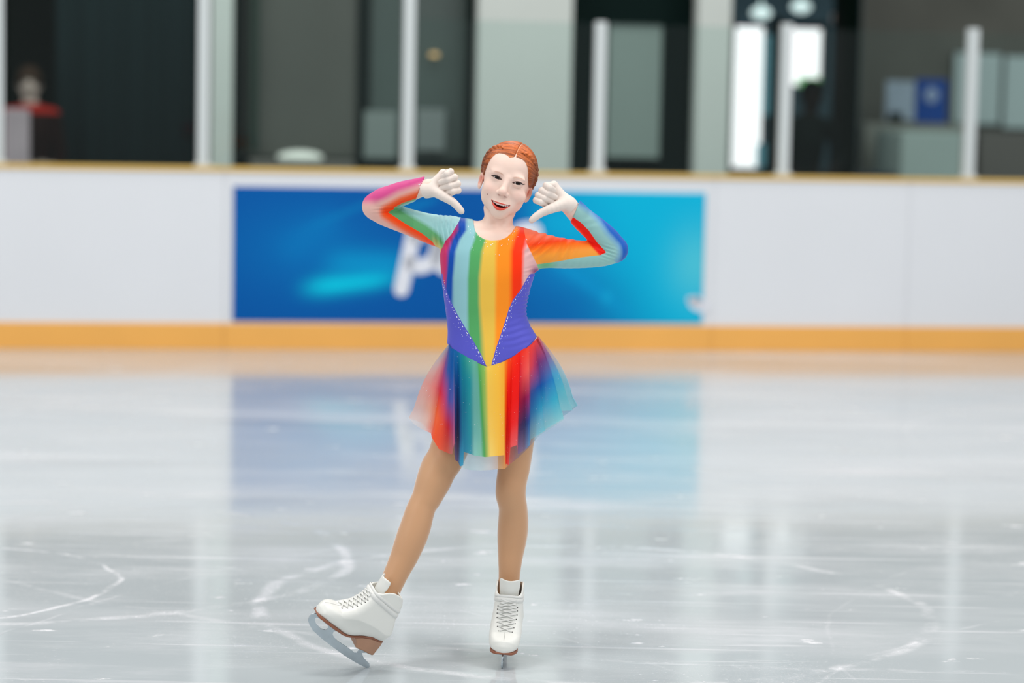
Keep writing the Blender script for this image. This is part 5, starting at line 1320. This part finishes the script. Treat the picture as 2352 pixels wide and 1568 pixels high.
# broad wrap of lace round the ankle
def wrap(z0, z1, tilt, r_extra, wd):
    ring_ = []
    for a in np.linspace(0, 2*PI, 41):
        zc = z0; cx_ = .098+.02*(zc-.165)/.095
        d = Vector((math.cos(a), math.sin(a), 0)); o = Vector((cx_, 0, zc+tilt*math.cos(a)))+d*.12; h = bvk.ray_cast(o, -d)
        if h[0] is not None: ring_.append((h[0]+d*r_extra, d))
    V, Q = [], []
    for p_, d in ring_:
        for dz, dr in ((-wd, -.0005), (-wd*.8, .0016), (0, .0022), (wd*.8, .0016), (wd, -.0005)): V.append(p_+d*dr+Vector((dz*.15, 0, dz)))
    m_ = len(ring_)
    for i in range(m_-1):
        for k in range(4): Q.append([i*5+k, (i+1)*5+k, (i+1)*5+k+1, i*5+k+1])
    return V, Q
wr_me = mesh_from('ankle_wrap', *join_vf([wrap(.178, .19, .004, .0006, .0068), wrap(.190, .2, .002, .0002, .0045)])); wr_me.materials.append(M_lace); wr_me.polygons.foreach_set('use_smooth', np.ones(len(wr_me.polygons), dtype=bool))
# tongue standing up in front
bm = bmesh.new(); tv = []
for i, (z_, cx_, rr_, am) in enumerate([(.175, .108, .0340, 50), (.190, .1115, .0345, 54), (.206, .1145, .0352, 58), (.222, .1165, .0360, 60), (.235, .1180, .0370, 58), (.240, .1185, .0376, 52)]):
    row = []
    for s_ in np.linspace(-1, 1, 15):
        th_ = math.radians(am)*s_; dip = .004*math.cos(s_*PI/2)**2 if i >= 4 else 0
        row.append(bm.verts.new((cx_+rr_*math.cos(th_), .96*rr_*math.sin(th_), z_-dip)))
    tv.append(row)
for a_, b_ in zip(tv[:-1], tv[1:]):
    for i in range(14): bm.faces.new((a_[i], a_[i+1], b_[i+1], b_[i]))
tg_me = bpy.data.meshes.new('tongue'); bm.to_mesh(tg_me); bm.free(); tg_me.materials.append(M_boot); tg_me.polygons.foreach_set('use_smooth', np.ones(len(tg_me.polygons), dtype=bool))
# stitched centre seam over the toe
sp = []
for s in np.linspace(0, 1, 16):
    x = b2(575, 540)[0]*(1-s)+b2(262, 560)[0]*s; h = bvk.ray_cast(Vector((x, 0, .2)), Vector((0.15*s*2, 0, -1)).normalized() if s < .8 else Vector((-.3, 0, -1)).normalized())
    if h[0] is not None: sp.append(h[0]+h[1]*.0001)
seam_me = mesh_from('toe_seam', *tube_mesh(sp, .0005, 5)); seam_me.materials.append(mat('seam_grey', lin(150, 148, 142), 0.6))
def skate(mw, label):
    o = bpy.data.objects.new('skate_boot', boot_me); C.objects.link(o); o.parent = skater; o.matrix_local = Matrix.Translation(-sk_loc) @ mw; o['label'] = label
    for nm, me_ in (('sole', sole_me), ('heel', heel_me), ('blade', blade_me), ('sole_plate', pl1), ('heel_plate', pl2), ('laces', lace_me), ('ankle_wrap', wr_me), ('tongue', tg_me), ('toe_seam', seam_me)):
        q = bpy.data.objects.new(nm, me_); C.objects.link(q); q.parent = o
        if nm == 'tongue':
            sm = q.modifiers.new('t', 'SOLIDIFY'); sm.thickness = .004; sub_ = q.modifiers.new('s', 'SUBSURF'); sub_.levels = 1; sub_.render_levels = 1
        if nm == 'blade': q['label'] = 'steel blade'
        if nm in ('sole', 'heel'): q['label'] = 'brown leather '+nm
    for p_, n_ in dots:
        q = bpy.data.objects.new('eyelet', eye_me); C.objects.link(q); q.parent = o; q.matrix_local = Matrix.Translation(p_) @ n_.to_track_quat('Z', 'Y').to_matrix().to_4x4()
    return o
# raised skate on the picture's left: heel of the blade on the ice, toe lifted and turned a little to the camera
right_ = CRn @ np.array([1, 0, 0]); upv = CRn @ np.array([0, 1, 0]); upv = np.array([upv[0], 0, upv[2]]); upv /= np.linalg.norm(upv); right_ = np.array([right_[0], 0, right_[2]]); right_ /= np.linalg.norm(right_)
ef = right_*(-.746)+upv*.666; eu = right_*.666+upv*.746
Fv = ef*math.cos(YAW_F)+np.array([0, -1, 0])*math.sin(YAW_F); Uv = eu; Sv = np.cross(Uv, Fv)
def mat_from(Fv, Sv, Uv, org): return Matrix(((Fv[0], Sv[0], Uv[0], org[0]), (Fv[1], Sv[1], Uv[1], org[1]), (Fv[2], Sv[2], Uv[2], org[2]), (0, 0, 0, 1)))
o1 = on_ice(841, 1533, .0005)
SKL = mat_from(Fv, Sv, Uv, o1)
skate(SKL, 'white skate on the heel of its blade with the toe raised')
ya = math.radians(3.0); ro = math.radians(3.5)
F2 = np.array([-math.sin(ya), -math.cos(ya), 0]); U2 = np.array([math.sin(ro), 0, math.cos(ro)]); S2 = np.cross(U2, F2); S2 /= np.linalg.norm(S2); U2 = np.cross(F2, S2)
tip = on_ice(1153, 1534, .0005); o2 = tip-F2*b2(200, 850)[0]
SKR = mat_from(F2, S2, U2, o2)
skate(SKR, 'white skate standing on its blade, toe towards the viewer')
print('shaft L', (SKL @ Vector((.113, 0, .22)))[:], topix(np.array([(SKL @ Vector((.113, 0, .22)))[:]])), 'shaft R', (SKR @ Vector((.113, 0, .22)))[:], topix(np.array([(SKR @ Vector((.113, 0, .22)))[:]])), 'YG', YG)
# ------------------------------------------------------------------ people behind the glass (far out of focus)
def standing_person(pid, px_c, py_top, v, label, cloth, skin_c, hair_c, lean=0.0, arm=None, face=True, turn=0.0, belt=None):
    u, ztop = bq(px_c, py_top, v); base = W(u, v, 0.02); H = ztop-0.02
    e = empty('person', tuple(base), YAW+turn); tag(e, label, 'person')
    k = H/1.75; g = .010
    Fd = Field(np.arange(-.42, .42, g), np.arange(-.30, .26, g), np.arange(-.01, H+.03, g))
    S = lambda *p: np.array(p)*k
    def lb(pts, rad, kk): Fd.limb([S(*p) for p in pts], [r*k for r in rad], kk*k)
    for sx in (-1, 1):
        lb([(sx*.10, 0, .92), (sx*.105, -.01, .50), (sx*.11, .02, .09)], [.095, .062, .045], .03); lb([(sx*.11, .03, .05), (sx*.115, -.13, .04)], [.045, .04], .02)
    lb([(0, 0, .92), (0, .01, 1.10), (lean*.5, 0, 1.30), (lean*.8, 0, 1.40)], [.145, .125, .145, .12], .03)
    lb([(-.15+lean, 0, 1.42), (.15+lean, 0, 1.42)], [.065, .065], .05); lb([(lean, 0, 1.42), (lean*1.2, -.02, 1.56)], [.055, .05], .03)
    arms = arm or [((-.17, 0, 1.40), (-.24, .02, 1.12), (-.22, -.10, .88)), ((.17, 0, 1.40), (.24, .02, 1.12), (.22, -.10, .88))]
    for A in arms:
        lb([(A[0][0]+lean, A[0][1], A[0][2]), A[1], A[2]], [.055, .042, .034], .02)
        d = np.array(A[2])-np.array(A[1]); d = d/np.linalg.norm(d)
        for f in range(4): a0 = np.array(A[2])+np.array([(f-1.5)*.018, 0, 0]); lb([a0, a0+d*.05, a0+d*.10], [.014, .010, .008], .004)
        a0 = np.array(A[2]); lb([a0+d*.01, a0+d*.05+np.array([.03, -.02, 0])], [.014, .009], .006)
    Fd.ell(S(lean*1.3, -.02, 1.645), np.array((.078, .095, .112))*k, .02); Fd.ell(S(lean*1.3, -.115, 1.63), np.array((.014, .02, .022))*k, .01)
    for sx in (-1, 1): Fd.ell(S(lean*1.3+sx*.078, .0, 1.64), np.array((.012, .02, .03))*k, .005)
    V, Q = Fd.mesh()
    me = fast_mesh('body', V, Q); cc = np.broadcast_to(cloth, V.shape).copy(); z = V[:, 2]/k; x_ = V[:, 0]/k
    cc[z > 1.50] = skin_c
    hd = np.zeros(len(V), bool)
    for A in arms: hd |= np.linalg.norm(V/k-np.array(A[2]), axis=1) < .13
    cc[hd] = skin_c
    if belt is not None: cc[(z > 1.44) & (z < 1.51)] = belt
    for sx in (-1, 1): cc[(np.hypot(x_-lean*1.3-sx*.032, z-1.66) < .012) & (V[:, 1] < -.06*k)] = lin(30, 24, 22)
    set_col(me, 'col', cc); o = link('body', me, attr_mat('figure_'+pid, .8, spec=.06), e, smooth=True)
    Hh = Field(np.arange(-.30, .30, g), np.arange(-.2, .2, g), np.arange(H-.35, H+.05, g))
    Hh.ell(S(lean*1.3, -.012, 1.676), np.array((.090, .114, .106))*k, .01)
    Hh.ell(S(lean*1.3, -.125, 1.605), np.array((.070, .07, .078))*k, .015, mode='sub')
    Vh_, Qh_ = Hh.mesh(); link('hair', fast_mesh('hair', Vh_, Qh_), mat('hair_'+pid, hair_c, .7, spec=.06), e, smooth=True)
    return e
standing_person('black', 1853, 190, 3.2, 'dark haired person in black standing before the small bright window', lin(10, 20, 18), lin(30, 28, 26), lin(6, 12, 10), lean=.03,  # silhouette against the window is put into the near-black skin colour
    arm=[((-.17, 0, 1.40), (-.24, .04, 1.12), (-.18, -.12, 1.02)), ((.17, 0, 1.40), (.30, .03, 1.16), (.16, -.14, 1.05))])
standing_person('red', 76, 160, 2.45, 'person with brown hair and red collar in the dark bay at the left edge', lin(30, 16, 14), lin(190, 172, 162), lin(56, 42, 32), lean=-.02, belt=lin(150, 34, 26),
    arm=[((-.17, 0, 1.40), (-.22, -.02, 1.14), (-.10, -.16, 1.02)), ((.17, 0, 1.40), (.20, .02, 1.12), (.10, -.14, .98))])
